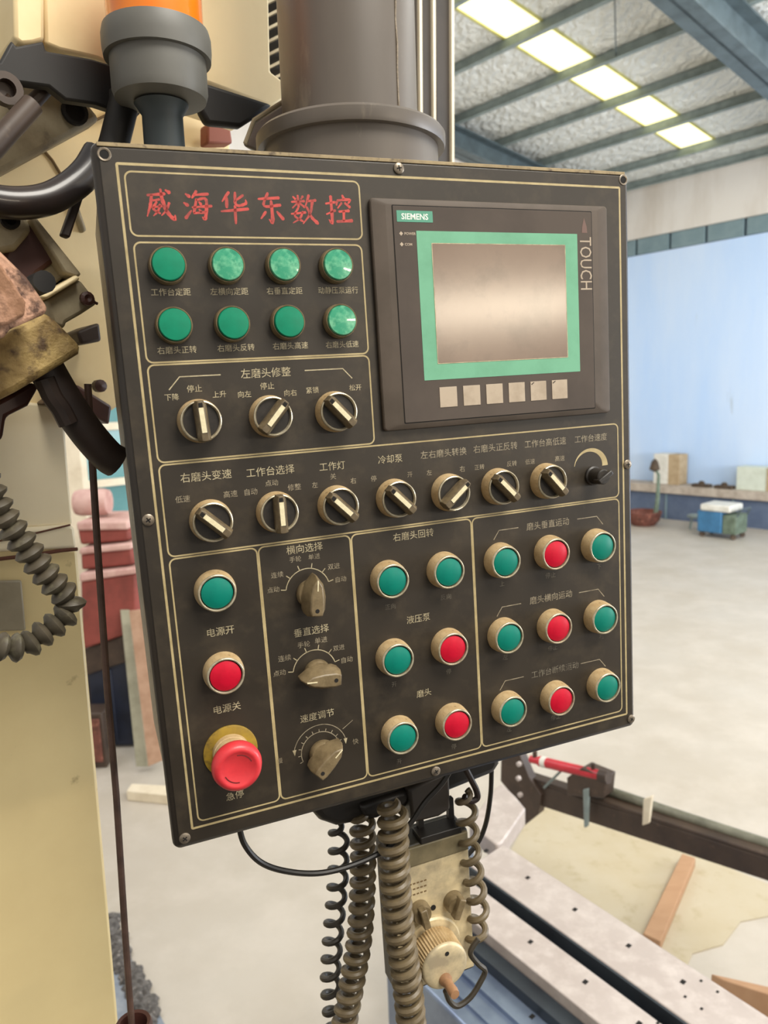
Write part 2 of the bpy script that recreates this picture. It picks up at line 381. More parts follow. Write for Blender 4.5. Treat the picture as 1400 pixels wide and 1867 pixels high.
for x, y in ((948,1392),(947,1418),(950,1448)):
    q = onr(x, y, RB-.05); MB().lathe([(.012,0),(.012,.015),(.006,.02),(0,.02)], 10, T(q) @ (-RH).to_track_quat('Z','Y').to_matrix().to_4x4()).build('bolt', m_plate, rail, world=True)
bar_r('clamp', ((1062,1440),(1072,1438),(1070,1508),(1064,1510)), .02, m_steel, RB-.05)
bar_r('clamp', ((1172,1458),(1188,1452),(1182,1502),(1170,1506)), .02, m_pale, RB-.05)
# legs of the beam, standing on the floor
for r_, p_ in ((RB+.02, .45),):
    q = bw(r_, p_, 0); bbox_b(MB(), r_-.03, r_+.03, p_-.05, p_+.05, 0, .6).build('leg', m_cover, rail, world=True, bevel=.004)
pp = thing('pipe', onr(1100,1440,RB+.08), 'long grey pipe lying along the top of the brown beam', 'pipe')
MB().tube([onr(1095,1437,RB+.07), onr(1250,1490,RB+.07), onr(1480,1566,RB+.07)], .021, 12).build('tube', mat('grey_pipe', '7d7c6c', .4, c2='5f5e50', scale=9), pp, world=True, smooth=True)
m_red = mat('red_paint', 'c8303c', .35, c2='a8242f', scale=12)
cy = thing('hydraulic_cylinder', onr(1030,1400,RB-.05), 'bright red cylinder lying above the brown beam below the control panel', 'cylinder')
qa, qb = onr(968,1384,RB-.02), onr(1098,1415,RB-.02)
MB().tube([qa, qa+(qb-qa)*.12, qa+(qb-qa)*.13, qb-(qb-qa)*.08, qb], [.018,.018,.024,.024,.022], 14).build('barrel', m_red, cy, world=True, smooth=True)
MB().tube([qa+(qb-qa)*.17, qa+(qb-qa)*.24], .0255, 14).build('white_band', m_white, cy, world=True, smooth=True)
MB().tube([qb-(qb-qa)*.03, qb+(qb-qa)*.08], .027, 14).build('end_cap', m_cover, cy, world=True, smooth=True)
q = qb-(qb-qa)*.12; MB().tube([q, q+Vector((0,0,.05))], .009, 8).build('port', m_cover, cy, world=True)
q = qa+(qb-qa)*.06; MB().tube([q, q+Vector((0,0,.045))], .011, 8).build('port', m_cover, cy, world=True)
mb = MB(); q = qa+(qb-qa)*.45; mb.tube([q+Vector((0,0,-.02)), onr(992,1436,RB)], .006, 6).build('support_rod', m_steel, cy, world=True)
dp = [onz(x, y, .006) for x, y in ((925,1560),(985,1455),(1100,1480),(1240,1545),(1420,1620),(1425,1665),(1350,1680),(1318,1722),(1262,1738),(1240,1790),(1130,1720))]
tag(MB().prism(dp, (0,0,-.0055)).build('floor_patch', mat('sandy_tint', 'b5a78a', .8, c2='beb39c', scale=2.2, lo=.35, hi=.7, c3='a69674', scale3=9, lo3=.55, hi3=.8)), 'sandy yellow dirt patch on the floor beyond the machine bed', 'tinted')  # thin floor patch, slightly darker and yellower than the concrete around it
# tan planks on the floor
m_plank = mat('tan_plank', 'b08a68', .7, c2='a98260', scale=8, stretch=(1,4,1))
def plank(quad, h, label, cat='plank'):
    P = [onz(x, y, h) for x, y in quad]; c = sum(P, Vector())/4; o = thing('plank', (c.x,c.y,0), label, cat)
    MB().prism(P, (0,0,-h+.0075)).build('board', m_plank, o, world=True, bevel=.004); return o
plank(((1243,1556),(1268,1564),(1204,1716),(1172,1702)), .06, 'tan plank lying on the floor between brown beam and bed')
plank(((1296,1775),(1430,1805),(1430,1822),(1318,1787)), .12, 'tan timber lying on the floor at the lower right edge')

# ================================================================== left background
m_cast = mat('red_casting', '8e453c', .7, c2='743830', scale=5)
m_pinktop = mat('dusty_casting_top', 'cfaaa0', .7, c2='b98d84', scale=9)
m_darkblue = mat('dark_blue_drum', '232838', .5, c2='1b1f2b', scale=8)
def yquad(pix, y): return [ony(a, b, y) for a, b in pix]
YC = 5.2
def cast(name, pix, lid, depth, label, y=YC):
    P = yquad(pix, y); c = sum(P, Vector())/len(P); o = thing(name, (c.x, c.y, min(p.z for p in P)), label, 'casting')
    MB().prism(P, (0, depth, 0)).build('body', m_cast, o, world=True, bevel=.02)
    Q = yquad(lid, y-.03); MB().prism(Q, (0, depth+.06, 0)).build('rim', m_pinktop, o, world=True, bevel=.015); return o
cast('casting', ((146,1058),(248,1046),(250,1150),(150,1185)), ((144,1046),(250,1034),(250,1046),(144,1062)), .5, 'large red painted casting, lowest of the red stack by the cream column')
cast('casting', ((146,1010),(240,1000),(244,1030),(148,1040)), ((144,1000),(240,990),(240,1002),(144,1012)), .45, 'shallow red casting in the middle of the red stack', YC+.02)
cast('casting', ((140,965),(235,965),(236,986),(146,994)), ((138,952),(232,950),(234,966),(140,968)), .45, 'dark red casting with bright top near the top of the red stack', YC+.04)
o = thing('bearing_cap', ony(170,945,YC+.1), 'rounded dusty casting lying on top of the red stack', 'casting')
MB().lathe([(.0,-.12),(.09,-.12),(.10,-.08),(.10,.08),(.09,.12),(0,.12)], 20, T(ony(172,946,YC+.25)+Vector((0,0,.125))) @ Matrix.Rotation(math.radians(90),4,'Y')).build('body', m_pinktop, o, world=True, smooth=True)
# pallet/stand carrying the stack
st = thing('stand', (-2.0,5.5,0), 'dark blue and brown cabinet stand carrying the red castings', 'stand')
P = yquad(((152,1183),(250,1150),(252,1200),(156,1232)), YC+.08)
MB().prism(P, (0,.42,0)).build('deck', m_cover, st, world=True, bevel=.01)
for x in (158, 236):
    a = ony(x, 1210, YC+.3); MB().box((a.x-.05, a.y-.1, 0), (a.x+.05, a.y+.1, a.z)).build('leg', m_cover, st, world=True, bevel=.005)
a = ony(150,1200,YC+.12); b = ony(255,1200,YC+.12)
MB().box((a.x+.02, YC+.14, .02), (b.x-.03, YC+.46, a.z-.04)).build('cabinet_body', m_darkblue, st, world=True, bevel=.01)
MB().box((a.x+.03, YC+.125, .06), (a.x+.2, YC+.142, a.z-.1)).build('cabinet_door', m_darkblue, st, world=True, bevel=.004)
bx = thing('crate', (ony(160,1350,4.75).x, 4.7, 0), 'brown steel box on the floor beside the cream column', 'box')
a, b = onz(140,1402,0), onz(222,1410,0)
MB().box((a.x-.1, a.y, 0), (a.x+.22, a.y+.18, .42)).build('shell', m_cover, bx, world=True, bevel=.01)
MB().box((a.x-.08, a.y-.012, .05), (a.x+.20, a.y, .38)).build('front_panel', m_rust, bx, world=True, bevel=.006)
# leaning boards
m_board1 = mat('grey_green_board', 'a8a48e', .7, c2='928f7a', scale=7); m_board2 = mat('tan_board', 'b8957c', .7, c2='a37f66', scale=9)
def lean(pix, m, label, y=4.95, t=.03):
    P = yquad(pix, y)
    for i in (0, 1): P[i] = P[i] + Vector((0,.25,0))
    c = (P[2]+P[3])/2; o = thing('board', (c.x,c.y,0), label, 'board')
    MB().prism(P, (0,t,0)).build('sheet', m, o, world=True, bevel=.003)
lean(((196,1130),(214,1130),(270,1398),(248,1398)), m_board1, 'narrow grey green board leaning against the red castings')
lean(((212,1135),(262,1130),(300,1385),(270,1398)), m_board2, 'wide tan board leaning beside the grey green board', 4.7)
o = thing('offcut', onz(265,1440,0), 'pale wooden offcut lying on the floor left of the panel', 'offcut')
P = [onz(x,y,.07) for x,y in ((240,1428),(310,1432),(330,1452),(230,1442))]
MB().prism(P, (0,0,-.07)).build('piece', m_pale, o, world=True, bevel=.006)
post = thing('post', (ony(133,850,6.3).x,6.35,0), 'tall sunlit cream post behind the cream machine column', 'post')
xa, xb = ony(112,850,6.3).x, ony(149,850,6.3).x
MB().box((xa-.05,6.3,0),(xb,6.42,3.4)).build('shaft', m_pale, post, world=True, bevel=.006)
MB().box((xa-.1,6.25,0),(xb+.05,6.47,.03)).build('base_plate', m_steel, post, world=True)

# debris and pot at the foot of the column
m_rub = mat('rubble', '6a6663', .9, c2='3f3b39', scale=30, c3='a09a94', scale3=60)
def debris():
    mb = MB(); rnd = random.Random(3)
    for i in range(260):
        t_ = rnd.random(); px = 196+ t_*85 + rnd.uniform(-12, 10); py = 1690 + t_*190 + rnd.uniform(-30, 30)
        q = onz(px, py, 0); s = rnd.uniform(.012, .035)
        m_ = T(q+Vector((0,0,s*.5))) @ Matrix.Rotation(rnd.random()*6,4,'Z') @ Matrix.Rotation(rnd.random()*2,4,'X')
        mb.lathe([(0,-s*.6),(s*.9,-s*.3),(s,s*.2),(s*.5,s*.6),(0,s*.65)], 6, m_)
    o = mb.build('rubble', m_rub); tag(o, 'grey rubble and swarf heaped along the foot of the column', 'rubble', kind='stuff')
debris()
mbp = [onz(x,y,.01) for x,y in ((215,1700),(300,1867),(330,1930),(180,1930),(180,1690))]
tag(MB().prism(mbp, (0,0,-.0095)).build('oil_stain', mat('slate_stain', '7c8694', .45, c2='9aa0a8', scale=14)), 'slate grey damp patch on the floor by the rubble', 'stain')

# ================================================================== cream machine: column, head, brackets
m_cream = mat('cream_paint', 'e0cb96', .42, c2='d2bb88', scale=3.2, lo=.35, hi=.7, c3='8c7650', scale3=26, lo3=.69, hi3=.82, bump=.03, bscale=12, coat=.1)
m_cream2 = mat('cream_paint_worn', 'f0dcae', .5, c2='e2cb9a', scale=5, c3='6e5a3c', scale3=34, lo3=.7, hi3=.8)
m_cream_up = mat('cream_paint_upper', 'efe1c0', .45, c2='e2d2ae', scale=3, c3='8c7650', scale3=26, lo3=.7, hi3=.82)
m_dirty = mat('dirty_cast', 'a0957a', .6, c2='77694f', scale=14, lo=.35, hi=.65, c3='4a3f30', scale3=40, lo3=.62, hi3=.78, bump=.1, bscale=60)
m_rusty = mat('rusty_pink_paint', 'b48a70', .7, c2='70523c', scale=26, lo=.42, hi=.6, c3='4a3022', scale3=70, lo3=.5, hi3=.6, bump=.35, bscale=60)
m_ochre = mat('ochre_grease', 'b39a62', .7, c2='80683e', scale=30, lo=.4, hi=.65, c3='54402a', scale3=80, lo3=.5, hi3=.66, bump=.4, bscale=70)
m_maroon = mat('maroon_brown', '4d2e27', .45, c2='3a231f', scale=12)
m_rubber = mat('black_rubber', '120f0d', .6, c2='191716', scale=20)
m_brownp = mat('brown_hose', '33261f', .5, c2='241a16', scale=20)
m_dark = mat('dark_cavity', '2c2823', .8)
PC = .85
def pslab(pix, p_, thick, m, name, par, bevel=.003):
    return MB().prism([onp(x, y, p_) for x, y in pix], PH*thick).build(name, m, par, world=True, bevel=bevel)
colm = thing('machine_column', onp(60,1867,PC)*1.0, 'cream painted machine column filling the left edge of the view', 'machine column')
def col_edge(y):   return 120 + (y-790)*(95/1077.)
_A, _B, _L = onp(col_edge(1000)+3, 1000, PC), onp(col_edge(1867)+2, 1867, PC), onp(-260, 1000, PC)
_C = _B + (_B-_A)*(_B.z/(_A.z-_B.z)); MB().prism([_L, _A, _B, _C, Vector((_L.x, _L.y, 0))], PH*.35).build('lower_casting', m_cream, colm, world=True, bevel=.004)
pslab(((-260,985),(128,957),(137,961),(141,1000),(-260,1020)), PC-.004, .35, m_cream_up, 'joint_block', colm, .004)
pslab(((-260,700),(116,740),(133,957),(-260,985)), PC+.004, .35, m_cream_up, 'upper_casting', colm, .003)
pslab(((-200,1062),(40,1058),(48,1150),(-200,1156)), PC-.006, .004, mat('grey_plate', '9b9078', .5, c2='8a7f68', scale=20), 'name_plate', colm, .002)
# saddle body behind the brackets
sad = thing('machine_saddle', onp(120,400,.82), 'cream machine saddle casting behind the brackets and the control panel', 'machine casting')
pslab(((-260,-60),(420,40),(420,330),(300,420),(230,730),(205,748),(70,760),(-260,800)), .86, .3, m_cream2, 'casting', sad)
pslab(((118,330),(128,326),(160,420),(150,424)), .852, .01, m_dirty, 'seam_strip', sad)
pslab(((168,592),(182,588),(186,622),(148,628),(140,604)), .80, .05, m_brownp, 'slot', sad)
q = onp(178,704,.85); MB().lathe([(.007,0),(.007,.01),(0,.012)], 12, T(q) @ (-PH).to_track_quat('Z','Y').to_matrix().to_4x4()).build('bolt', m_maroon, sad, world=True)
pslab(((95,735),(140,700),(205,740),(200,775),(135,738)), .80, .06, m_maroon, 'under_flange', sad)
# seams
def pline(pix, p_, w, m, name, par): return MB().tube([onp(x, y, p_) for x, y in pix], w*1.7, 6).build(name, m, par, world=True)
m_seam = mat('seam_dirt', '6e5838', .8)
pline(((0,313),(78,272),(130,240),(198,208)), .858, .0009, m_seam, 'seam', sad)
pline(((78,272),(95,292),(118,330)), .858, .0009, m_seam, 'seam', sad)
for w_, pix in ((.0022,((-60,1030),(0,1019),(60,1012),(110,1004),(141,1001))), (.0011,((-60,996),(0,986),(70,971),(128,957)))):
    MB().tube([onp(x, y, PC-.005) for x, y in pix], w_, 6).build('joint_seam', mat('rust_seam', '5a3220', .8), colm, world=True)
# wheel head box
head = thing('machine_housing', onp(300,100,.72), 'large cream head casting with chipped lower edge, above the panel', 'machine casting')
pslab(((78,-80),(489,-80),(494,130),(520,150),(522,180),(497,195),(470,185),(380,152),(300,140),(205,121),(180,108),(165,104),(110,92),(82,80)), .70, .09, m_cream2, 'casting', head, .003)
pslab(((24,-80),(82,-80),(82,74),(62,80),(40,82),(26,70)), .69, .10, m_cream2, 'corner_boss', head, .005)
pslab(((-200,-80),(30,-80),(30,100),(0,130),(-200,180)), .83, .02, m_board1, 'rear_cover', head)
# black rubber boot and hose
boot = thing('rubber_boot', onp(120,140,.74), 'black rubber boot draped below the cream head casting', 'rubber boot')
P = ((22,72),(30,84),(80,74),(84,92),(165,106),(205,118),(260,140),(262,200),(214,252),(200,262),(188,262),(205,200),(175,190),(120,182),(90,158),(0,146),(-60,140),(-60,120),(0,112))
pslab(P, .684, .012, m_rubber, 'boot', boot, .003)
hs = thing('hose', onp(200,240,.72), 'short black hose running down behind the panel beside the beacon', 'hose')
MB().tube([onp(x,y,.665) for x,y in ((226,170),(226,190),(218,222),(208,262),(196,300))], .0125, 12).build('tube', m_rubber, hs, world=True, smooth=True)
gl = thing('gasket_strip', onp(330,180,.76), 'black rubber strip hanging below the right part of the cream head', 'rubber strip')
pslab(((370,148),(500,190),(478,205),(462,218),(440,232),(380,226),(366,200)), .684, .012, m_rubber, 'strip', gl, .004)
rb = thing('red_plate', onp(400,240,.78), 'small dull red plate showing between beacon and pipe', 'plate')
pslab(((378,224),(420,226),(425,262),(378,262)), .83, .02, mat('dull_red', '8c5040', .6), 'sheet', rb)
# hose loop on the left with highlight
hl = thing('hose', onp(60,360,.62), 'thick glossy black hose curving from the left edge to the panel', 'hose')
MB().tube(catmull([onp(x,y,.60) for x,y in ((-60,356),(0,368),(45,370),(90,362),(130,340),(160,312),(180,280))]), .0115, 14).build('tube', mat('gloss_black', '17161a', .32, c2='2a1f1a', scale=12, coat=.2), hl, world=True, smooth=True)
# triangular bracket
br = thing('cast_bracket', onp(90,220,.74), 'dirty triangular cast bracket with a black hole at upper left', 'bracket')
pslab(((-60,170),(60,150),(100,168),(165,192),(185,217),(60,285),(0,318),(-60,340)), .745, .03, m_dirty, 'plate', br, .005)
q = onp(135,205,.744); MB().lathe([(.012,0),(.012,.004),(.009,.004),(.008,-.01),(0,-.01)], 20, T(q) @ (-PH).to_track_quat('Z','Y').to_matrix().to_4x4()).build('bore', m_hole, br, world=True)
MB().prism([onp(x,y,.70) for x,y in ((-30,250),(75,150),(100,168),(40,232),(10,248),(-30,290))], PH*.02).build('rib', m_cover, br, world=True, bevel=.004)
ro = thing('rod', onp(20,240,.66), 'brown greasy rod slanting before the triangular bracket', 'rod')
MB().tube([onp(x,y,.66) for x,y in ((-40,300),(14,240),(60,190))], .0085, 12).build('shaft', m_cover, ro, world=True, smooth=True)
ey = thing('eye_bolt', onp(10,165,.68), 'small rusty ring lug at the upper left edge', 'ring lug')
mt = T(onp(8,166,.68)) @ (-PH).to_track_quat('Z','Y').to_matrix().to_4x4()
MB().lathe([(.0125,0),(.0125,.008),(.007,.008),(.007,-.004),(0,-.004)], 20, mt).build('ring', m_cover, ey, world=True, smooth=True)
MB().tube([onp(8,176,.68), onp(24,196,.685)], .004, 8).build('stem', m_cover, ey, world=True)
# lever strip
lv = thing('lever', onp(130,390,.60), 'short brown flat lever hanging below the black hose', 'lever')
pslab(((146,345),(153,350),(152,362),(128,434),(112,428),(136,360)), .612, .008, m_brownp, 'strip', lv, .002)
# motor bracket block
mo = thing('motor_bracket', onp(60,480,.6), 'greasy brown mounting block with maroon cover and bolted frame', 'mounting block')
pslab(((-60,390),(30,385),(50,395),(60,420),(30,455),(-60,470)), .62, .22, m_dirty, 'lug', mo, .004)
q = onp(17,402,.617); MB().lathe([(.0068,0),(.0068,.004),(.004,.004),(.0035,-.006),(0,-.006)], 16, T(q) @ (-PH).to_track_quat('Z','Y').to_matrix().to_4x4()).build('bore', m_hole, mo, world=True)
pslab(((8,455),(46,404),(54,400),(110,470),(70,500),(40,540),(0,500)), .63, .20, m_maroon, 'cover', mo, .004)
pslab(((54,395),(64,392),(150,500),(140,506),(118,498)), .62, .22, m_dirty, 'frame_rail', mo, .002)
pslab(((62,498),(104,472),(124,500),(80,535),(70,520)), .635, .03, m_dirty, 'frame_pad', mo, .002)
pslab(((74,540),(140,500),(148,508),(86,546)), .615, .05, m_cream2, 'cross_rail', mo, .002)
pslab(((84,548),(146,508),(180,552),(150,572),(122,588),(118,600),(96,592)), .625, .04, m_dirty, 'bolt_flange', mo, .003)
q = onp(157,545,.622); MB().lathe([(.0055,0),(.0055,.004),(.003,.005),(0,.003)], 12, T(q) @ (-PH).to_track_quat('Z','Y').to_matrix().to_4x4()).build('bolt', m_maroon, mo, world=True)
MB().tube([onp(160,546,.62), onp(178,554,.62)], .0012, 6).build('wire', m_maroon, mo, world=True)
q = onp(66,520,.60); MB().lathe([(.008,0),(.008,.02),(0,.02)], 14, T(q) @ (-PH).to_track_quat('Z','Y').to_matrix().to_4x4()).build('cable_gland', m_rubber, mo, world=True, smooth=True)
pk = thing('rusty_block', onp(30,540,.5), 'pinkish flaking rusty block at the left edge', 'block')
pslab(((-80,440),(2,458),(50,505),(88,560),(84,572),(20,600),(8,615),(-80,640)), .52, .048, m_rusty, 'block', pk, .006)
pslab(((-80,462),(0,478),(28,520),(48,550),(46,575),(14,592),(-80,600)), .517, .005, mat('scraped_rust', '7c583e', .8, c2='a47c62', scale=34, lo=.45, hi=.58, c3='4a3020', scale3=50, bump=.4, bscale=50), 'scraped_face', pk, .002)
oc = thing('greasy_block', onp(70,640,.54), 'ochre greasy cast block below the pinkish rusty block', 'block')
pslab(((-80,650),(18,605),(84,566),(110,590),(152,632),(146,645),(72,690),(30,715),(-80,770)), .572, .27, m_ochre, 'block', oc, .005)
uf = thing('pipe_flange', onp(30,730,.6), 'dark brown pipe flange under the greasy block', 'flange')
pslab(((-80,770),(10,725),(60,696),(72,705),(52,740),(12,760),(6,800),(-80,860)), .63, .06, m_maroon, 'flange', uf, .005)
bh = thing('hose', onp(150,760,.62), 'thick brown hose running from the greasy block down behind the panel', 'hose')
MB().tube(catmull([onp(x,y,.60) for x,y in ((75,655),(100,700),(125,740),(160,790),(195,830),(213,842))]), .0135, 14).build('tube', m_brownp, bh, world=True, smooth=True)
MB().tube(catmull([onp(x,y,.592) for x,y in ((82,690),(96,722),(112,745),(126,772))]), .008, 10).build('branch', m_brownp, bh, world=True, smooth=True)
# hanging rod
rp = thing('hanging_rope', onp(240,1850,.62), 'thin dark brown rope hanging beside the cream column', 'rope')
MB().tube([onp(x,y,.64) for x,y in ((160,700),(165,790),(178,1000),(195,1250),(212,1450),(228,1700),(240,1867),(246,1960))], .003, 10).build('strand', mat('rope_brown', '5c453a', .6, c2='46342b', scale=40), rp, world=True, smooth=True)
pot = thing('cup', onp(245,1900,.62), 'brown cup at the lower end of the hanging rope', 'cup')
q = onp(246,1900,.64)
MB().lathe([(.016,-.06),(.0175,.018),(.016,.021),(.013,.02),(.012,-.03),(0,-.03)], 24, T(q+Vector((0,0,.0)))).build('shell', m_maroon, pot, world=True, smooth=True)
# segmented coolant hose
m_seg = mat('segment_grey', '4e4638', .5, c2='3a352a', scale=30, c3='5f5a48', scale3=80)
ch = thing('coolant_hose', onp(70,1050,.55), 'grey segmented coolant hose curling before the cream column', 'coolant hose')
path = catmull([onp(x,y,.56) for x,y in ((-70,790),(-25,880),(5,940),(38,985),(70,1030),(102,1068),(128,1095),(127,1112),(105,1135),(75,1158),(45,1178),(8,1180),(-40,1172))], 14)
Ls = [0]
for a, b in zip(path, path[1:]): Ls.append(Ls[-1]+(b-a).length)
step = Ls[-1]/22.
for k in range(22):
    s_ = (k+.5)*step; i = max(j for j in range(len(Ls)-1) if Ls[j] <= s_)
    d = (path[i+1]-path[i]).normalized(); c = path[i] + d*(s_-Ls[i])
    mt = T(c) @ d.to_track_quat('Z','Y').to_matrix().to_4x4()
    MB().lathe([(.0045,-step*.55),(.0085,-step*.40),(.0108,-step*.12),(.0098,step*.12),(.0060,step*.38),(.0050,step*.52)], 14, mt).build('segment', m_seg, ch, world=True, smooth=True, angle=60)

# slatted way cover and dark guard behind the support pipe
m_guard = mat('dark_guard', '3a332d', .5, c2='2e2924', scale=8)
gd = thing('machine_guard', onp(790,280,1.0), 'tall dark guard with pale vertical edges behind the pipe', 'guard')
for a, b, c_, d_ in ((735,735,764,768),(767,771,788,791),(795,797,822,824)):
    pslab(((a,-80),(c_,-80),(d_,420),(b,420)), .95, .03, m_guard, 'panel', gd, .001)
for a, b in ((764,768),(789,792),(823,824.5)):
    pslab(((a,-80),(a+5,-80),(b+4,420),(b,420)), .944, .036, m_pale, 'edge_strip', gd, .0005)
bl = thing('way_cover', onp(505,80,.98), 'dark ribbed way cover between cream head and pipe', 'way cover')
pslab(((486,-80),(530,-80),(535,260),(470,260)), .99, .02, m_dark, 'backing', bl)
for k in range(12):
    y = -40 + k*24
    pslab(((486,y+18),(530,y-4),(530,y+2),(486,y+24)), .975, .018, m_dirty, 'rib', bl, .0005)

# ================================================================== CONTROL PANEL
m_frame = mat('panel_frame_black', '27211b', .42, c2='322a22', scale=9, lo=.4, hi=.7, c3='4d4438', scale3=160, lo3=.66, hi3=.78, bump=.04, bscale=300, coat=.15)
m_face = mat('panel_face', '272119', .45, c2='312a21', scale=9, lo=.3, hi=.7, c3='42392c', scale3=34, lo3=.5, hi3=.8, bump=.015, bscale=400, coat=.0, spec=.5)
m_enc = mat('enclosure_grey', '9b9384', .5, c2='867e70', scale=12, c3='5f584c', scale3=60)
m_gold = mat('gold_line', 'b5a47a', .5, c2='a08f66', scale=60)
m_txt1 = mat('print_bright', 'b8ac8c', .6, c2='92866a', scale=150)
m_txt2 = mat('print_mid', '9a8f78', .6, c2='766b58', scale=180)
m_txt3 = mat('print_faint', '777061', .6, c2='4a4238', scale=160)
m_redtxt = mat('print_red', 'c0443c', .55, c2='8e3630', scale=130)
m_screw = mat('screw_steel', '8a7f70', .4, metal=.6, c2='6b6154', scale=300)
m_bezel = mat('dusty_bezel', 'c6ae86', .55, metal=.1, c2='ab8f64', scale=90, lo=.35, hi=.7, c3='7d6848', scale3=300, lo3=.6, hi3=.75, bump=.1, bscale=500)
m_rim = mat('bezel_rim', 'c9bfa6', .3, metal=.6, c2='a89c80', scale=200)
m_green_l = mat('green_lens', '00805f', .4, c2='007455', scale=60, spec=.35)
m_green_d = mat('green_cap', '007a68', .42, c2='007062', scale=80, spec=.3)
m_red_c = mat('red_cap', 'c40c2e', .42, c2='b00a26', scale=80, spec=.3)
m_blk = mat('black_dial', '231f1b', .45, c2='302a24', scale=150)
m_handle = mat('handle_greybrown', '665840', .45, c2='4a3f30', scale=160)
m_mark = mat('handle_marker', 'e2d8b4', .5, c2='cdc19c', scale=200)
m_knob = mat('knob_brown', '7a6a4e', .42, c2='5e5038', scale=90)
m_hmi = mat('hmi_housing', '554b42', .6, c2='4b4239', scale=20, spec=.3)
m_hmi2 = mat('hmi_face', '544b44', .62, c2='4b433d', scale=14, spec=.2)
m_mint = mat('hmi_mint', '6aa887', .5, c2='609c7c', scale=30)
m_screen = mat('hmi_screen', '7d6b5e', .16, c2='847264', scale=10, c3='6c5f54', scale3=25, lo3=.5, hi3=.8)
m_key = mat('hmi_key', 'b0a08c', .5, c2='a0907c', scale=60)
m_badge = mat('badge_teal', '4f9078', .5)
m_wht = mat('badge_white', 'dfe6da', .5)

panel = thing('control_panel', None, 'dark machine control panel with touch screen, buttons and gold lined sections', 'control panel', m=PM)
mm = .001
def rrect(x0, y0, x1, y1, r, n=6):
    """mm, y up: x0<x1, y0>y1"""
    P = []
    for cx, cy, a0 in ((x1-r, y0-r, 0), (x0+r, y0-r, 90), (x0+r, y1+r, 180), (x1-r, y1+r, 270)):
        for k in range(n+1):
            a = math.radians(a0 + 90*k/n); P.append(Vector(((cx+r*math.cos(a))*mm, (cy+r*math.sin(a))*mm, 0)))
    return P
def slab(P, z0, z1): return MB().prism([p + Vector((0,0,z0*mm)) for p in P], (0,0,(z1)*mm), (0,0,0)) if False else MB().prism([Vector((p.x,p.y,z0*mm)) for p in P], (0,0,(z1-z0)*mm))
slab(rrect(-10, 8, 412, -484, 3), -235, -14).build('enclosure', m_enc, panel, bevel=.003)
slab(rrect(-15, 14, 416.5, -490.5, 6), -15, 0).build('front_frame', m_frame, panel, bevel=.0045, seg=2)
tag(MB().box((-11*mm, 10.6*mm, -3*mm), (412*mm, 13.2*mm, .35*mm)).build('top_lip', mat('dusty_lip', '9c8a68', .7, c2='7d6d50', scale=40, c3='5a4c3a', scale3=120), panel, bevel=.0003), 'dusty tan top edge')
plate = slab(rrect(-10.5, 9.5, 412.5, -486, 2), -.5, 1.0).build('cover_plate', m_face, panel, bevel=.0005)
ZF = 1.05
def ring(P, w, z=ZF, closed=True):
    """flat ribbon of width w (mm) along closed or open outline P (metres)"""
    mb = MB(); n = len(P); L_, R_ = [], []
    for i in range(n):
        a = P[(i-1) % n] if closed or i else P[i]; b = P[(i+1) % n] if closed or i < n-1 else P[i]
        t_ = (b-a).normalized(); nn = Vector((-t_.y, t_.x, 0))*w*mm/2
        k = 1.0
        L_.append(mb.bm.verts.new((P[i].x+nn.x*k, P[i].y+nn.y*k, z*mm))); R_.append(mb.bm.verts.new((P[i].x-nn.x*k, P[i].y-nn.y*k, z*mm)))
    for i in range(n if closed else n-1):
        j = (i+1) % n; mb.bm.faces.new((L_[i], L_[j], R_[j], R_[i]))
    return mb
def line(P, w, name='border_line', m=None, par=None):
    ring([Vector((x*mm, y*mm, 0)) for x, y in P], w, ZF, False).build(name, m or m_gold, par or plate, fix=False)
ring(rrect(0, 0, 405.5, -475, .6, 2), 1.7).build('border_line', m_gold, plate, fix=False)
for x0, y0, x1, y1 in ((4.2,-4.6,168.8,-45.4),(5,-49.6,167.6,-129),(5,-130.6,167.6,-197.8),(5,-199.6,400,-265.4),
                       (5,-267.2,68.2,-470.6),(69.4,-267.2,141.8,-470.6),(143,-267.2,248.6,-470.6),(249.8,-267.2,400,-470.6)):
    ring(rrect(x0, y0, x1, y1, 4.5, 5), 1.15).build('border_line', m_gold, plate, fix=False)
def text(s, cx, cy, size, m, spacing=1.0, rot=0, par=None, z=ZF, offset=0.0, sx=1.0, name='lettering'):
    c = D.curves.new('t', 'FONT'); c.body = s; c.size = size*mm; c.align_x = 'CENTER'; c.align_y = 'CENTER'
    c.space_character = spacing; c.offset = offset*mm; c.resolution_u = 2
    o = D.objects.new('t', c); COL.objects.link(o); bpy.context.view_layer.update()
    me = D.meshes.new_from_object(o.evaluated_get(bpy.context.evaluated_depsgraph_get())); D.objects.remove(o); D.curves.remove(c)
    xs = [v.co.x for v in me.vertices]; ys = [v.co.y for v in me.vertices]
    if not xs: return None
    me.transform(T((cx*mm, cy*mm, z*mm)) @ RZ(rot) @ Matrix.Diagonal((sx,1,1,1)) @ T((-(min(xs)+max(xs))/2, -(min(ys)+max(ys))/2, 0)))
    me.materials.clear(); me.materials.append(m); me.name = name
    t_ = D.objects.new(name, me); COL.objects.link(t_); t_.parent = par or plate; return t_
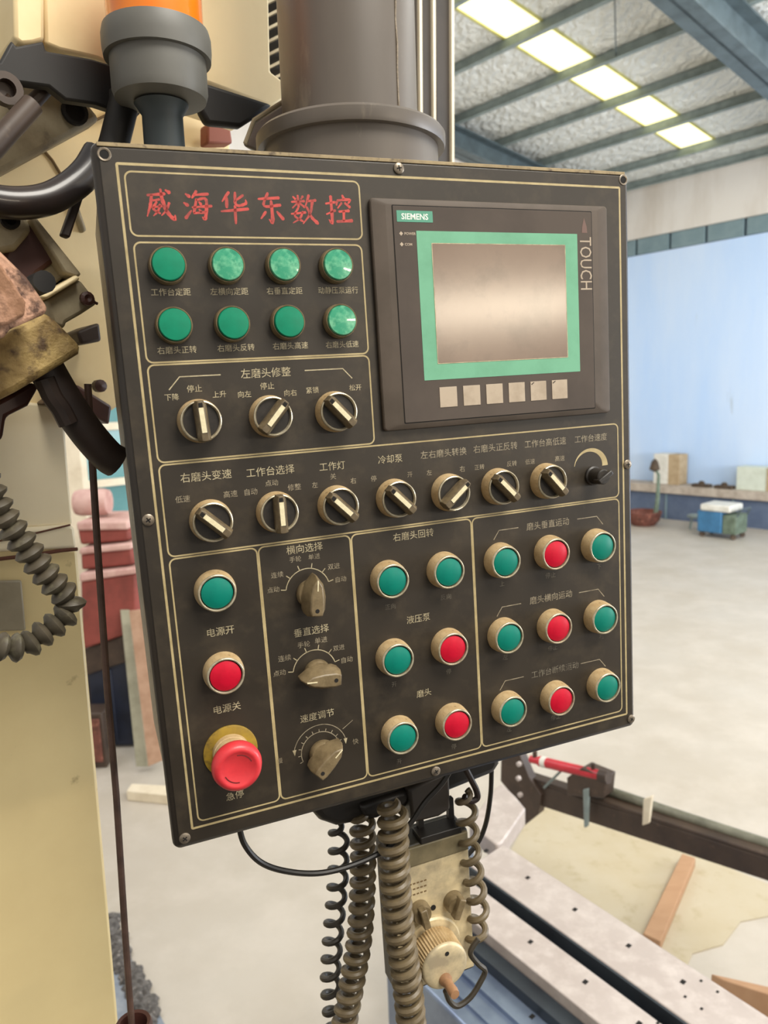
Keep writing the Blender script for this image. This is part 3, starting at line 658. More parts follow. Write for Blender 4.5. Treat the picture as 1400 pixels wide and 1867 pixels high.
LAB = [("工作台定距",26,-82,5.5), ("左横向定距",66,-82,5.5), ("右垂直定距",106,-82,5.5), ("动静压泵运行",147,-82,5.4), ("右磨头正转",26,-121,5.5), ("右磨头反转",67,-121,5.5), ("右磨头高速",107,-121,5.5), ("右磨头低速",147,-121.5,5.4), ("左磨头修整",87,-139.5,7.6), ("下降",19,-153,5.2), ("停止",35,-148,5.5), ("上升",52,-153,5.2), ("向左",70,-154,5.2), ("停止",87,-149,5.5), ("向右",104,-155,5.2), ("紧锁",121,-154,5.2), ("松开",155,-154,5.2), ("右磨头变速",37,-210,7.5), ("低速",19,-225,5.4), ("高速",53,-225,5.4), ("工作台选择",84,-211,7.5), ("自动",68,-225,5.4), ("点动",84,-220,5.2), ("修整",101,-225,5.4), ("工作灯",132,-212,7.2), ("左",117,-225,5.0), ("关",132,-220,5.2), ("右",148,-225,5.2), ("冷却泵",180,-211,7.2), ("停",165,-225,5.2), ("开",196,-225,4.9), ("左右磨头转换",227,-210.5,7.1), ("左",213,-225,5), ("右",243,-225,5.4), ("右磨头正反转",275,-210,7.2), ("正转",259,-225,4.9), ("反转",290,-225,5.1), ("工作台高低速",324,-210,7.2), ("低速",308,-225,5.0), ("高速",338,-225,5.2), ("工作台速度",371,-210,7.1), ("横向选择",105,-272.5,7.4), ("点动",78,-301,5), ("连续",82,-290,5), ("手轮",97,-280,4.9), ("单进",112,-280,4.9), ("双进",127,-290,5.2), ("自动",132,-301,5.0), ("垂直选择",105,-338,7.3), ("点动",77,-367,5.2), ("连续",82,-356,5.4), ("手轮",98,-348,5.3), ("单进",112,-347,5.4), ("双进",126,-356,5), ("自动",132,-367,5.4), ("速度调节",104,-408,7.3), ("慢",71,-438,4.8), ("快",134,-437,5.2), ("电源开",36,-326,7.2), ("电源关",35,-386,7.3), ("急停",34,-457,7.2), ("右磨头回转",196,-274,7.4), ("正向",172,-330,5), ("反向",222,-330,5.3), ("液压泵",196,-344,7.3), ("开",171,-396,4.9), ("停",221,-395,5.2), ("磨头",197,-409,7.1), ("开",171,-464,5.0), ("停",222,-463,5.3), ("磨头垂直运动",324,-281,7.5), ("上",276,-327,5.4), ("停止",325,-327,5.6), ("下",377,-327,5.6), ("磨头横向运动",325,-347,7.6), ("左",276,-393,5.6), ("停止",325,-394,5.2), ("右",378,-393,5.8), ("工作台断续运动",327,-415,7.4), ("左",277,-460,5.6), ("停止",326,-460,5.4)]
for s, x, y, sz in LAB:
    big = sz > 7
    m = m_txt1 if (y > -160 or big and x < 200) else (m_txt2 if big else m_txt3)
    if big and y < -400 and x > 300: m = m_txt3
    if not big and -300 < y < -200: m = m_txt2
    if not big and x < 140 and y < -270: m = m_txt2
    text(s, x, y, sz*.98, m)
# bracket lines around grouped captions
for P in (((17.7,-148),(25.7,-139.4),(54.3,-139.4)), ((116.2,-139.4),(146,-139.4),(153,-147))): line(P, .8, 'bracket_line', m_txt1)
for y in (-280.5, -347.8, -414.8):
    line(((269.5,y-7.5),(275,y),(294,y)), .7, 'bracket_line', m_txt2); line(((354.5,y),(375.5,y),(382,y-8)), .7, 'bracket_line', m_txt2)
# dial scales
def arcpts(cx, cy, r, a0, a1, n=24): return [(cx+r*math.cos(math.radians(a0+(a1-a0)*k/n)), cy+r*math.sin(math.radians(a0+(a1-a0)*k/n))) for k in range(n+1)]
for cx, cy in ((105,-306), (105,-371.5)):
    line(arcpts(cx, cy, 17.5, 170, 15), .7, 'scale_arc', m_txt1)
    for a in (170, 139, 108, 77, 46, 15):
        c, s_ = math.cos(math.radians(a)), math.sin(math.radians(a)); line(((cx+17.5*c, cy+17.5*s_), (cx+21.5*c, cy+21.5*s_)), .7, 'scale_tick', m_txt1)
cx, cy = 104.5, -438
line(arcpts(cx, cy, 16, 200, -20), .6, 'scale_arc', m_txt2); line(arcpts(cx, cy, 22, 165, 15), .6, 'scale_arc', m_txt2)
for k in range(13):
    a = 200 - k*18.3; c, s_ = math.cos(math.radians(a)), math.sin(math.radians(a)); line(((cx+16*c, cy+16*s_), (cx+18.6*c, cy+18.6*s_)), .6, 'scale_tick', m_txt2)
for a, d in ((165, 1), (15, -1)):
    c, s_ = math.cos(math.radians(a)), math.sin(math.radians(a)); x, y = cx+22*c, cy+22*s_
    MB().flat([((x-1.6)*mm, y*mm, ZF*mm), ((x+1.6)*mm, y*mm, ZF*mm), ((x)*mm, (y-5)*mm, ZF*mm)]).build('arrow_head', m_txt1, plate, fix=False)
line(((124,-424),(133,-418.5)), .5, 'scratch', m_txt2)
# widening speed arc
mb = MB(); A_, B_ = [], []
for k in range(25):
    a = math.radians(172 - k*(172-2)/24.); w = .5 + 5.6*(k/24.)**1.1
    A_.append(mb.bm.verts.new(((370.5+18*math.cos(a))*mm, (-236+17*math.sin(a))*mm, ZF*mm))); B_.append(mb.bm.verts.new(((370.5+(18-w)*math.cos(a))*mm, (-236+(17-w)*math.sin(a))*mm, ZF*mm)))
for k in range(24): mb.bm.faces.new((A_[k], A_[k+1], B_[k+1], B_[k]))
mb.build('scale_wedge', m_gold, plate, fix=False)
# red brush lettering
BR = {
 0: [[(15,78,6),(70,84,8)],[(28,78,8),(22,50,8),(8,12,3)],[(32,62,5),(52,66,6)],[(42,58,6),(30,36,7),(50,22,5)],[(52,50,6),(44,30,6),(28,14,3)],[(26,40,5),(60,46,6)],[(58,98,6),(62,60,10),(74,26,10),(94,4,9),(97,18,3)],[(82,56,7),(70,32,6),(54,16,3)],[(74,96,5),(86,88,10)]],
 1: [[(14,86,5),(26,78,10)],[(6,58,5),(18,50,10)],[(8,10,10),(28,34,4)],[(50,96,8),(34,74,5)],[(42,84,6),(88,88,8)],[(48,70,7),(36,28,8)],[(48,68,6),(80,70,8),(72,10,9),(62,14,3)],[(32,44,5),(96,50,8)],[(36,26,6),(78,30,7)],[(56,62,5),(62,54,8)],[(54,38,5),(60,31,8)]],
 2: [[(34,96,9),(10,66,4)],[(26,78,8),(24,48,9)],[(82,88,8),(52,68,4)],[(56,96,7),(54,62,8),(66,54,7),(90,62,8),(90,74,3)],[(4,34,6),(96,44,9)],[(52,52,8),(50,-4,7)]],
 3: [[(12,78,6),(84,84,9)],[(46,98,8),(30,56,7),(88,60,8)],[(56,72,8),(56,4,10),(44,12,3)],[(34,36,8),(16,14,5)],[(74,38,6),(94,14,11)]],
 4: [[(14,90,4),(22,82,7)],[(50,92,7),(42,82,4)],[(8,72,5),(54,76,7)],[(32,94,6),(32,56,7)],[(30,70,5),(10,52,4)],[(34,70,5),(54,56,7)],[(30,52,6),(16,26,6),(44,8,6)],[(46,40,6),(34,18,6),(8,2,3)],[(4,32,5),(56,38,7)],[(72,96,8),(56,56,4)],[(66,76,5),(96,80,8)],[(84,76,8),(72,34,7),(44,0,3)],[(62,56,6),(76,24,8),(98,2,10)]],
 5: [[(4,70,5),(38,76,7)],[(24,96,8),(24,8,9),(12,16,3)],[(4,34,4),(38,48,7)],[(68,100,6),(72,90,9)],[(46,78,8),(44,66,5)],[(48,82,6),(94,86,8),(88,72,4)],[(64,74,6),(48,56,4)],[(76,74,6),(94,60,8)],[(52,44,6),(90,48,8)],[(70,46,8),(68,14,8)],[(42,10,7),(100,14,9)]]}
for k, x0 in enumerate((14.2, 39.5, 64.8, 90.0, 114.8, 141.2)):
    mb = MB(); y0 = -35.2; S_ = .205
    for st_ in BR[k]:
        pts = [Vector((x, y, w)) for x, y, w in st_]; q = catmull(pts, 5) if len(pts) > 2 else [pts[0].lerp(pts[1], t_/3) for t_ in range(4)]
        t0, t1 = (q[1]-q[0]), (q[-1]-q[-2]); t0.z = t1.z = 0
        q = [q[0]-t0.normalized()*q[0].z*.4] + q + [q[-1]+t1.normalized()*q[-1].z*.4]; q[0].z *= .35; q[-1].z *= .35
        L_, R_ = [], []
        for i in range(len(q)):
            a = q[max(i-1,0)]; b = q[min(i+1,len(q)-1)]; t_ = Vector((b.x-a.x, b.y-a.y, 0)).normalized(); nn = Vector((-t_.y, t_.x, 0))*max(q[i].z,1)*.62*(1+.15*math.sin(i*2.3+k))
            L_.append(mb.bm.verts.new(((x0+(q[i].x+nn.x)*S_)*mm, (y0+(q[i].y+nn.y)*S_)*mm, ZF*mm))); R_.append(mb.bm.verts.new(((x0+(q[i].x-nn.x)*S_)*mm, (y0+(q[i].y-nn.y)*S_)*mm, ZF*mm)))
        for i in range(len(q)-1): mb.bm.faces.new((L_[i], L_[i+1], R_[i+1], R_[i]))
    tag(mb.build('lettering', m_redtxt, plate, fix=False), 'red brush lettering')

# screws and empty screw holes
def screw(x, y, rot=20):
    s_ = MB().lathe([(4.2*mm,0),(4.2*mm,.9*mm),(3.4*mm,1.5*mm),(0,1.7*mm)], 20, T((x*mm,y*mm,1.0*mm))).build('screw', m_screw, panel, smooth=True)
    mb = MB()
    for a in (rot, rot+90):
        mb.box((-2.0*mm,-.45*mm,2.45*mm), (2.0*mm,.45*mm,2.78*mm), T((x*mm,y*mm,0)) @ RZ(a))
    mb.build('cross_recess', m_hole, s_)
    return s_
for x, y, a in ((201.5,6.0,10),(-6,-237,30),(409.8,-237,5),(-6.2,-480.8,40),(203.5,-481,25),(410.3,-481,50)): screw(x, y, a)
for x, y in ((-7,5.2),(409.5,6.4)):
    h_ = MB().lathe([(4.0*mm,1.0*mm),(4.4*mm,1.25*mm),(4.0*mm,1.5*mm),(3.0*mm,1.3*mm),(3.0*mm,1.05*mm)], 22, T((x*mm,y*mm,0)), cap=False).build('screw_hole', m_screw, panel, smooth=True)
    MB().lathe([(0,1.06*mm),(3.1*mm,1.08*mm)], 22, T((x*mm,y*mm,0)), cap=False).build('bore', m_hole, h_)

def at(o, x, y, rot=0):
    o.location = (x*mm, y*mm, 1.0*mm); o.rotation_euler = (0, 0, math.radians(rot)); return o
# green indicator lamps (2 rows of 4)
def lamp():
    b = MB().lathe([(0,0),(12.2*mm,0),(12.6*mm,1.5*mm),(12.2*mm,3.2*mm),(12.1*mm,7.6*mm),(11.7*mm,8.2*mm),(11.1*mm,8.0*mm),(11.1*mm,6*mm),(0,6*mm)], 40).build('indicator_lamp', m_knob, panel, smooth=True)
    MB().lathe([(10.8*mm,6*mm),(10.8*mm,9.0*mm),(10.2*mm,9.9*mm),(5*mm,10.4*mm),(0,10.6*mm)], 40, cap=False).build('lens', m_green_l, b, smooth=True, angle=50)
    tag(b, 'round green indicator lamp'); return b
l0 = lamp(); first = True
m_lens_dusty = mat('green_lens_dusty', '2f9470', .3, c2='7fc49a', scale=110, lo=.42, hi=.68, c3='0f8060', scale3=70, lo3=.5, hi3=.6, coat=.6)
for j, y in enumerate((-65.3, -104.9)):
    for i, x in enumerate((25.2, 65.0, 105.2, 145.2)):
        o = l0 if first else copy_tree(l0, panel); first = False; at(o, x, y, 0)
        if (j == 0 and i > 0) or (j == 1 and i == 3):
            ln = [c for c in o.children][0] if o.children else None
            if ln is not None:
                ln.data = ln.data.copy(); ln.data.materials[0] = m_lens_dusty; tag(ln, 'scuffed pale green lens')
# push buttons
def button(m, lab):
    b = MB().lathe([(0,0),(15.2*mm,0),(15.2*mm,2*mm),(14.7*mm,7*mm),(13.9*mm,11*mm)], 44, cap=False).build('push_button', m_bezel, panel, smooth=True, angle=30)
    MB().lathe([(13.9*mm,10.9*mm),(13.6*mm,11.9*mm),(13.0*mm,12.2*mm),(12.3*mm,11.9*mm),(12.0*mm,9*mm),(0,9*mm)], 44, cap=False).build('rim', m_rim, b, smooth=True, angle=50)
    MB().lathe([(0,9*mm),(11.4*mm,9*mm),(11.4*mm,10.9*mm),(10.9*mm,11.3*mm),(0,11.3*mm)], 44, cap=False).build('cap', m, b, smooth=True, angle=40)
    MB().lathe([(12.0*mm,9.1*mm),(11.3*mm,9.1*mm)], 40, cap=False).build('gap', m_hole, b)
    tag(b, lab); return b
gb = button(m_green_d, 'green push button in dusty metal bezel'); rb_ = button(m_red_c, 'red push button in dusty metal bezel')
BUT = [('g',34.8,-294.2),('r',34.8,-357),('g',171.2,-306.5),('g',220.8,-306.5),('g',171.2,-372),('r',220.8,-372),('g',171.2,-438.5),('r',220.8,-438.5),
       ('g',274.2,-306),('r',323.8,-306),('g',372.8,-306.5),('g',274.4,-372.2),('r',324.2,-372.8),('g',373.8,-373),('g',275,-439),('r',325,-440),('g',375.5,-438.5)]
seen = set()
for c, x, y in BUT:
    src = gb if c == 'g' else rb_
    o = src if c not in seen else copy_tree(src, panel); seen.add(c); at(o, x, y, random.uniform(-20, 20))
# selector switches
def selector():
    b = MB().lathe([(0,0),(15.4*mm,0),(15.4*mm,2*mm),(14.9*mm,7*mm),(14.3*mm,10.6*mm)], 44, cap=False).build('selector_switch', m_bezel, panel, smooth=True, angle=30)
    MB().lathe([(14.3*mm,10.4*mm),(14.1*mm,11.6*mm),(13.4*mm,12*mm),(12.6*mm,11.4*mm),(12.3*mm,8.5*mm)], 44, cap=False).build('rim', m_rim, b, smooth=True, angle=50)
    MB().lathe([(0,8*mm),(12.35*mm,8*mm),(12.35*mm,9.6*mm),(0,9.9*mm)], 44, cap=False).build('dial', m_blk, b, smooth=True, angle=40)
    P = [(-4.4,-13.6),(-2.2,-14.4),(2.2,-14.4),(4.4,-13.6),(4.4,11),(2.6,14.2),(-2.6,14.2),(-4.4,11)]
    Q = [(-2.4,-13.4),(-1.2,-13.8),(1.2,-13.8),(2.4,-13.4),(2.4,10.5),(1.6,13.4),(-1.6,13.4),(-2.4,10.5)]
    mb = MB(); A_ = [mb.bm.verts.new((x*mm,y*mm,9.5*mm)) for x,y in P]; B_ = [mb.bm.verts.new((x*mm,y*mm,15.5*mm)) for x,y in P]; C_ = [mb.bm.verts.new((x*mm,y*mm,19*mm)) for x,y in Q]
    for U, V in ((A_,B_),(B_,C_)):
        for i in range(8): mb.bm.faces.new((U[i],U[(i+1)%8],V[(i+1)%8],V[i]))
    mb.bm.faces.new(C_); mb.bm.faces.new(A_[::-1]); h = mb.build('handle', m_handle, b, bevel=.0003)
    MB().box((-1.7*mm,-8*mm,18.6*mm),(1.7*mm,9.2*mm,19.35*mm)).build('marker', m_mark, b)
    MB().box((-1.3*mm,9.5*mm,18.6*mm),(1.3*mm,12.4*mm,19.3*mm)).build('marker_dot', m_hole, b)
    tag(b, 'rotary selector with pale marker'); return b
sw = selector(); first = True
for x, y, r_ in ((36,-170.8,3),(87,-171.2,-42),(137,-171.2,42),(37,-242.6,46),(85.6,-242,0),(133,-242.4,44),(181,-242.2,44),(229,-242.8,-50),(275,-242.8,44),(322.5,-243,42)):
    o = sw if first else copy_tree(sw, panel); first = False; at(o, x, y, r_)
# big pointer knobs
def knob():
    b = MB().lathe([(0,0),(10.6*mm,0),(11*mm,1*mm),(10.6*mm,6*mm),(10*mm,7*mm),(0,7*mm)], 36, cap=False).build('pointer_knob', m_knob, panel, smooth=True)
    P = [(-6,-14.5),(6,-14.5),(8,-10),(8.4,0),(6,10),(0,17.5),(-6,10),(-8.4,0),(-8,-10)]
    Q = [(-4.2,-13.2),(4.2,-13.2),(5,-9),(4.8,0),(3.6,9),(0,15),(-3.6,9),(-4.8,0),(-5,-9)]
    mb = MB(); n = len(P)
    A_ = [mb.bm.verts.new((x*mm,y*mm,5*mm)) for x,y in P]; B_ = [mb.bm.verts.new((x*mm,y*mm,15*mm)) for x,y in P]; C_ = [mb.bm.verts.new((x*mm,y*mm,22*mm)) for x,y in Q]
    for U, V in ((A_,B_),(B_,C_)):
        for i in range(n): mb.bm.faces.new((U[i],U[(i+1)%n],V[(i+1)%n],V[i]))
    mb.bm.faces.new(C_); mb.bm.faces.new(A_[::-1]); mb.build('grip', m_knob, b, bevel=.0008)
    MB().box((-.45*mm,6*mm,21.6*mm),(.45*mm,14*mm,22.25*mm)).build('pointer_line', m_mark, b)
    MB().lathe([(1.6*mm,21.8*mm),(1.6*mm,22.2*mm),(0,22.2*mm)], 14, T((0,-9*mm,0))).build('set_screw', m_hole, b)
    tag(b, 'brown pointer knob'); return b
kn = knob()
at(kn, 106, -308, -6); at(copy_tree(kn, panel), 106.5, -372.5, 84); at(copy_tree(kn, panel), 105.5, -439.5, -48)
# small speed knob
sk = MB().lathe([(0,0),(8.5*mm,0),(8.5*mm,2*mm),(7.2*mm,3*mm),(6.6*mm,15*mm),(5.8*mm,16*mm),(0,16*mm)], 24, cap=False).build('speed_knob', m_blk, panel, smooth=True); at(sk, 372, -243.5, 0)
MB().box((-2.2*mm,-8*mm,10*mm),(2.2*mm,8*mm,19*mm)).build('grip', m_blk, sk, bevel=.001); sk.rotation_euler.z = math.radians(-60)
tag(sk, 'small dark speed knob')
# emergency stop
es = MB().lathe([(0,0),(20.5*mm,0),(20.5*mm,1.2*mm),(19.8*mm,1.6*mm),(0,1.6*mm)], 44, cap=False).build('emergency_stop_button', mat('estop_yellow', '9a7d22', .5, c2='7d6420', scale=60, c3='5f4d20', scale3=120), panel, smooth=True, angle=30); at(es, 34.2, -420.5, 0)
tag(es, 'red mushroom stop button on yellow disc')
MB().lathe([(14*mm,1.5*mm),(13.8*mm,6*mm),(13*mm,6.4*mm),(13*mm,7.4*mm),(13.6*mm,7.8*mm),(13.4*mm,13*mm),(12*mm,16*mm),(11*mm,24*mm)], 40, cap=False).build('collar', m_bezel, es, smooth=True, angle=30)
m_mush = mat('mushroom_red', 'd0343a', .45, c2='bf2c34', scale=60, coat=.15)
MB().lathe([(11*mm,20*mm),(16*mm,20.5*mm),(18*mm,22.5*mm),(18.4*mm,26*mm),(17.2*mm,30.5*mm),(15*mm,32*mm),(13*mm,32.2*mm),(12.4*mm,31.7*mm),(0,31.6*mm)], 48, cap=False).build('mushroom_head', m_mush, es, smooth=True, angle=60)
m_groov = mat('arrow_groove', '6a1a1c', .6)
for a0 in (200, 20):
    mb = MB(); Pp = arcpts(0, 0, 10.4, a0, a0+70, 10)
    o = ring([Vector((x*mm,y*mm,0)) for x,y in Pp], .9, 31.75, False).build('arrow_groove', m_groov, es, fix=False)

# touch screen terminal
X0, Y0, X1, Y1 = 175, -16.5, 389, -189
def frustum(z0, z1, a, b):
    mb = MB(); A_ = rrect(*a, 3, 4); B_ = rrect(*b, 2, 4); n = len(A_)
    U = [mb.bm.verts.new((p.x,p.y,z0*mm)) for p in A_]; V = [mb.bm.verts.new((p.x,p.y,z1*mm)) for p in B_]
    for i in range(n): mb.bm.faces.new((U[i],U[(i+1)%n],V[(i+1)%n],V[i]))
    mb.bm.faces.new(V); mb.bm.faces.new(U[::-1]); return mb
hm = slab(rrect(X0, Y0, X1, Y1, 3), 1, 5).build('touch_terminal', m_hmi, panel, bevel=.0008)
tag(hm, 'grey touch screen terminal with mint border')
frustum(5, 7.2, (X0+.3,Y0-.3,X1-.3,Y1+.3), (X0+11,Y0-4.5,X1-11,Y1+4)).build('bezel', m_hmi, hm, bevel=.0006)
slab(rrect(191.2,-21.6,371.6,-184.4,1), 7.0, 7.25).build('groove', m_hole, hm)
slab(rrect(191.9,-22.3,370.9,-183.7,1), 7.0, 7.6).build('face_plate', m_hmi2, hm, bevel=.0002)
slab(rrect(210.2,-40,356.3,-152,.4), 7.5, 7.75).build('mint_border', m_mint, hm)
slab(rrect(222.6,-49,344,-139.6,.3), 7.6, 7.85).build('screen', m_screen, hm)
ring(rrect(222.6,-49,344,-139.6,.3,2), .6, 7.9).build('screen_edge', m_txt1, hm, fix=False)
for i in range(6):
    x = 222.7 + i*20.95
    k_ = slab(rrect(x,-158,x+15.3,-173.8,.3), 7.5, 7.9).build('key', m_key, hm, bevel=.0001)
    if i > 3:
        MB().tube([Vector(((x+1)*mm,-160.4*mm,7.95*mm)), Vector(((x+3.4)*mm,-158.8*mm,7.95*mm))], .3*mm, 6).build('scuff', m_hole, k_)
bd = slab(rrect(194.8,-25.6,224.6,-33.8,.2), 7.5, 7.75).build('badge', m_badge, hm)
text('SIEMENS', 209.7, -29.8, 6.0, m_wht, par=bd, z=7.8, offset=.12)
for y, s_ in ((-42.2,'POWER'),(-50,'COM')):
    d_ = MB().flat([(x*mm,y_*mm,7.7*mm) for x,y_ in ((196,y),(197.6,y-1.6),(199.2,y),(197.6,y+1.6))]).build('status_diamond', m_key, hm, fix=False)
    text(s_, 200.3+len(s_)*.95, y, 2.7, m_key, par=hm, z=7.7, offset=.05)
text('TOUCH', 364.6, -63.5, 16.5, m_key, rot=-90, par=hm, z=7.7, sx=.74)
MB().flat([(x*mm,y*mm,7.7*mm) for x,y in ((363.5,-27),(366,-34),(366.5,-39),(361,-39),(361.5,-34))]).build('hand_mark', mat('faded_mark', '6a5148', .6), hm, fix=False)

# ================================================================== beacon, pipe, gusset (stand on the enclosure)
m_orange = mat('beacon_amber', 'e07a12', .25, c2='d56c0c', scale=12, coat=.6, emit='e07010', es=.12)
m_bgrey = mat('beacon_grey', '64635e', .5, c2='5a5a55', scale=12)
bc = ony(0,0,1)
def depth_pt(px, py, k): return CAM + ray(px, py)*k / 1.0
kb = .63
q = CAM + ray(302, 262)*kb
zb = (PM @ Vector((.05,.0105,-.1))).z
bk = thing('beacon', (q.x, q.y, zb), 'amber warning beacon with grey base standing behind the panel top left corner', 'warning beacon')
def zy(py, k=kb, px=290): return (CAM + ray(px, py)*k).z - zb
Rk = lambda px: px*kb/F_PX
ml = T((q.x-.001, q.y, zb))
MB().lathe([(Rk(37),0),(Rk(36),zy(215)),(Rk(48),zy(196))], 32, ml).build('stem', mat('beacon_stem', '30383b', .5), bk, world=True, smooth=True)
hb = zy(193); ht = zy(113)
MB().lathe([(Rk(40),hb),(Rk(80),hb+.002),(Rk(84),hb+.008),(Rk(84),ht),(0,ht)], 48, ml).build('base', m_bgrey, bk, world=True, smooth=True)
MB().lathe([(Rk(84),ht-.004),(Rk(93),ht-.004),(Rk(95),ht+.004),(Rk(95),ht+.012),(Rk(92),ht+.018),(Rk(80),ht+.018)], 48, ml).build('collar', m_bgrey, bk, world=True, smooth=True, angle=25)
MB().lathe([(Rk(83),ht+.016),(Rk(84),ht+.05),(Rk(80),ht+.10),(Rk(50),ht+.13),(0,ht+.135)], 48, ml).build('lens', m_orange, bk, world=True, smooth=True, angle=60)

m_pipe = mat('pipe_grey_paint', '6a625a', .38, c2='5d564f', scale=6, c3='857b6c', scale3=30, lo3=.62, hi3=.75, stretch=(1,1,.3), coat=.0)
kp = .70
qc = CAM + ray(640, 262)*kp
zp = (PM @ Vector((.26,.011,-.12))).z
def rp_(px, k=kp): return px*k/F_PX*.985
sp = thing('support_pipe', (qc.x, qc.y, zp), 'thick grey vertical pipe with flange carrying the control panel', 'pipe')
mp_ = T((qc.x, qc.y, zp))
def zk(py, k=kp-.06): return (CAM + ray(640, py)*k).z - zp
MB().lathe([(rp_(124),0.01),(rp_(122),1.2),(0,1.2)], 56, T((qc.x, qc.y, zp))).build('tube', m_pipe, sp, world=True, smooth=True)
zf = zk(237)
MB().lathe([(rp_(160),0),(rp_(160),zf),(0,zf)], 64, mp_).build('socket', m_pipe, sp, world=True, smooth=True)
MB().lathe([(rp_(160),zf),(rp_(172),zf),(rp_(174),zf+.003),(rp_(174),zf+.011),(rp_(170),zf+.0135),(0,zf+.0135)], 64, mp_).build('flange', m_pipe, sp, world=True, smooth=True, angle=25)
a_ = CAM + ray(757, 0)*(kp-.03); b_ = CAM + ray(741, 120)*(kp-.05)
# weld seam along the pipe
sa = math.atan2(-.72, .70)
MB().tube([Vector((qc.x+rp_(124)*math.cos(sa)*.995, qc.y+rp_(124)*math.sin(sa)*.995, zp+zf+.014+k*.02)) + Vector((random.uniform(-.0006,.0006),0,0)) for k in range(30)], .0013, 6).build('weld_seam', m_screw, sp, world=True, smooth=True)
gu = sp
P = [CAM+ray(x,y)*.74 for x,y in ((528,180),(463,222),(440,264),(500,290),(540,262))]
MB().prism(P, Vector((.01,.03,0))).build('gusset_plate', m_pipe, gu, world=True, bevel=.003)
MB().tube([CAM+ray(x,y)*.725 for x,y in ((528,178),(463,219),(447,262))], .0022, 8).build('edge_bead', m_dirty, gu, world=True, smooth=True)

# ================================================================== below the panel
m_coil = mat('coil_cable_taupe', '6b5d44', .45, c2='574b37', scale=60)
m_coil2 = mat('coil_cable_dark', '3a342a', .45, c2='2e2922', scale=60)
m_jb = mat('connector_black', '1e1c1a', .42, c2='2a2622', scale=40)
def pw(px, py, h): return hit(px, py, PO + PN*h, PN)
HJ = -.085
jb = thing('cable_housing', pw(740,1440,HJ), 'black rounded cable housing under the bottom of the panel', 'cable housing')
P = [(566,1440),(566,1478),(585,1500),(615,1510),(690,1496),(712,1484),(760,1470),(905,1412),(914,1395),(912,1350)]
MB().prism([pw(x,y,HJ) for x,y in P], -PN*.07).build('housing', m_jb, jb, world=True, bevel=.008, seg=3)
MB().prism([pw(x,y,HJ+.012) for x,y in ((745,1440),(820,1405),(822,1476),(800,1490),(752,1502))], -PN*.03).build('mounting_bracket', m_guard, jb, world=True, bevel=.003)
MB().prism([pw(x,y,HJ+.006) for x,y in ((655,1470),(748,1440),(748,1462),(725,1484),(665,1492))], -PN*.02).build('rib_cover', m_jb, jb, world=True, bevel=.004)
hk = MB().tube(catmull([pw(x,y,HJ+.02) for x,y in ((848,1400),(858,1420),(868,1440),(870,1455),(858,1460),(846,1452))]), .0032, 8).build('cable_hook', m_brownp, jb, world=True, smooth=True)

def coil(name, axis, R_, r, turns, label, m, sides=9, stretch=None):
    """helix about a polyline axis (world points)"""
    ax = catmull(axis, 24); L_ = [0]
    for a, b in zip(ax, ax[1:]): L_.append(L_[-1]+(b-a).length)
    tot = L_[-1]; N = int(turns*18); pts = []; i = 0
    for k in range(N+1):
        s_ = tot*k/N
        while i < len(L_)-2 and L_[i+1] < s_: i += 1
        t_ = (s_-L_[i])/max(1e-9, L_[i+1]-L_[i]); c = ax[i].lerp(ax[i+1], t_); d = (ax[i+1]-ax[i]).normalized()
        u = (PA - d*PA.dot(d)).normalized(); w = d.cross(u); a = 2*math.pi*k/18
        RR = R_ * min(1, k/9+.1)
        pts.append(c + (u*math.cos(a)+w*math.sin(a))*RR)
    o = thing(name, axis[0], label, 'cable')
    MB().tube(pts, r, sides).build('coil', m, o, world=True, smooth=True)
    return o, pts
HC = -.09
def ax_(pix, h): return [pw(x, y, h) for x, y in pix]
coil('coiled_cable', ax_(((618,1500),(616,1600),(606,1720),(603,1800),(612,1900),(620,1990)), HC-.035), .0085, .0030, 15.5, 'thin dark coiled cable hanging leftmost under the panel', m_coil2)
coil('coiled_cable', ax_(((660,1478),(662,1570),(656,1700),(640,1800),(622,1900),(612,1990)), HC+.0), .0097, .0037, 22, 'taupe coiled cable hanging second from the left under the panel', m_coil)
coil('coiled_cable', ax_(((716,1462),(718,1560),(726,1680),(742,1790),(752,1900),(754,1990)), HC+.045), .0108, .0043, 24, 'thick taupe coiled cable hanging before the handwheel box', m_coil)
coil('coiled_cable', ax_(((850,1440),(852,1500),(862,1590),(872,1660),(868,1712)), HC+.02), .0085, .0035, 7.6, 'stretched taupe coiled cable hanging right of the handwheel box', m_coil)
cb = thing('cable', pw(440,1520,-.06), 'thin black cable looping under the panel from its lower left', 'cable')
MB().tube(catmull(ax_(((434,1500),(446,1540),(475,1572),(520,1588),(580,1592),(640,1578),(700,1550),(745,1505),(775,1462),(806,1428),(826,1395)), -.05)), .0026, 9).build('cord', m_jb, cb, world=True, smooth=True)
cb = thing('cable', pw(895,1430,-.1), 'black cable dropping from the right end of the housing', 'cable')
MB().tube(catmull(ax_(((896,1405),(894,1450),(886,1500),(872,1535),(850,1562)), -.10)), .0026, 9).build('cord', m_jb, cb, world=True, smooth=True)
cb = thing('cable', pw(870,1740,-.05), 'dark cable curling from the coil end round the handwheel grip', 'cable')
MB().tube(catmull(ax_(((872,1712),(862,1726),(858,1740),(872,1758),(884,1770),(876,1790),(858,1818),(835,1834),(820,1826),(812,1806)), -.05)), [.0028]*73, 9).build('cord', m_coil2, cb, world=True, smooth=True)

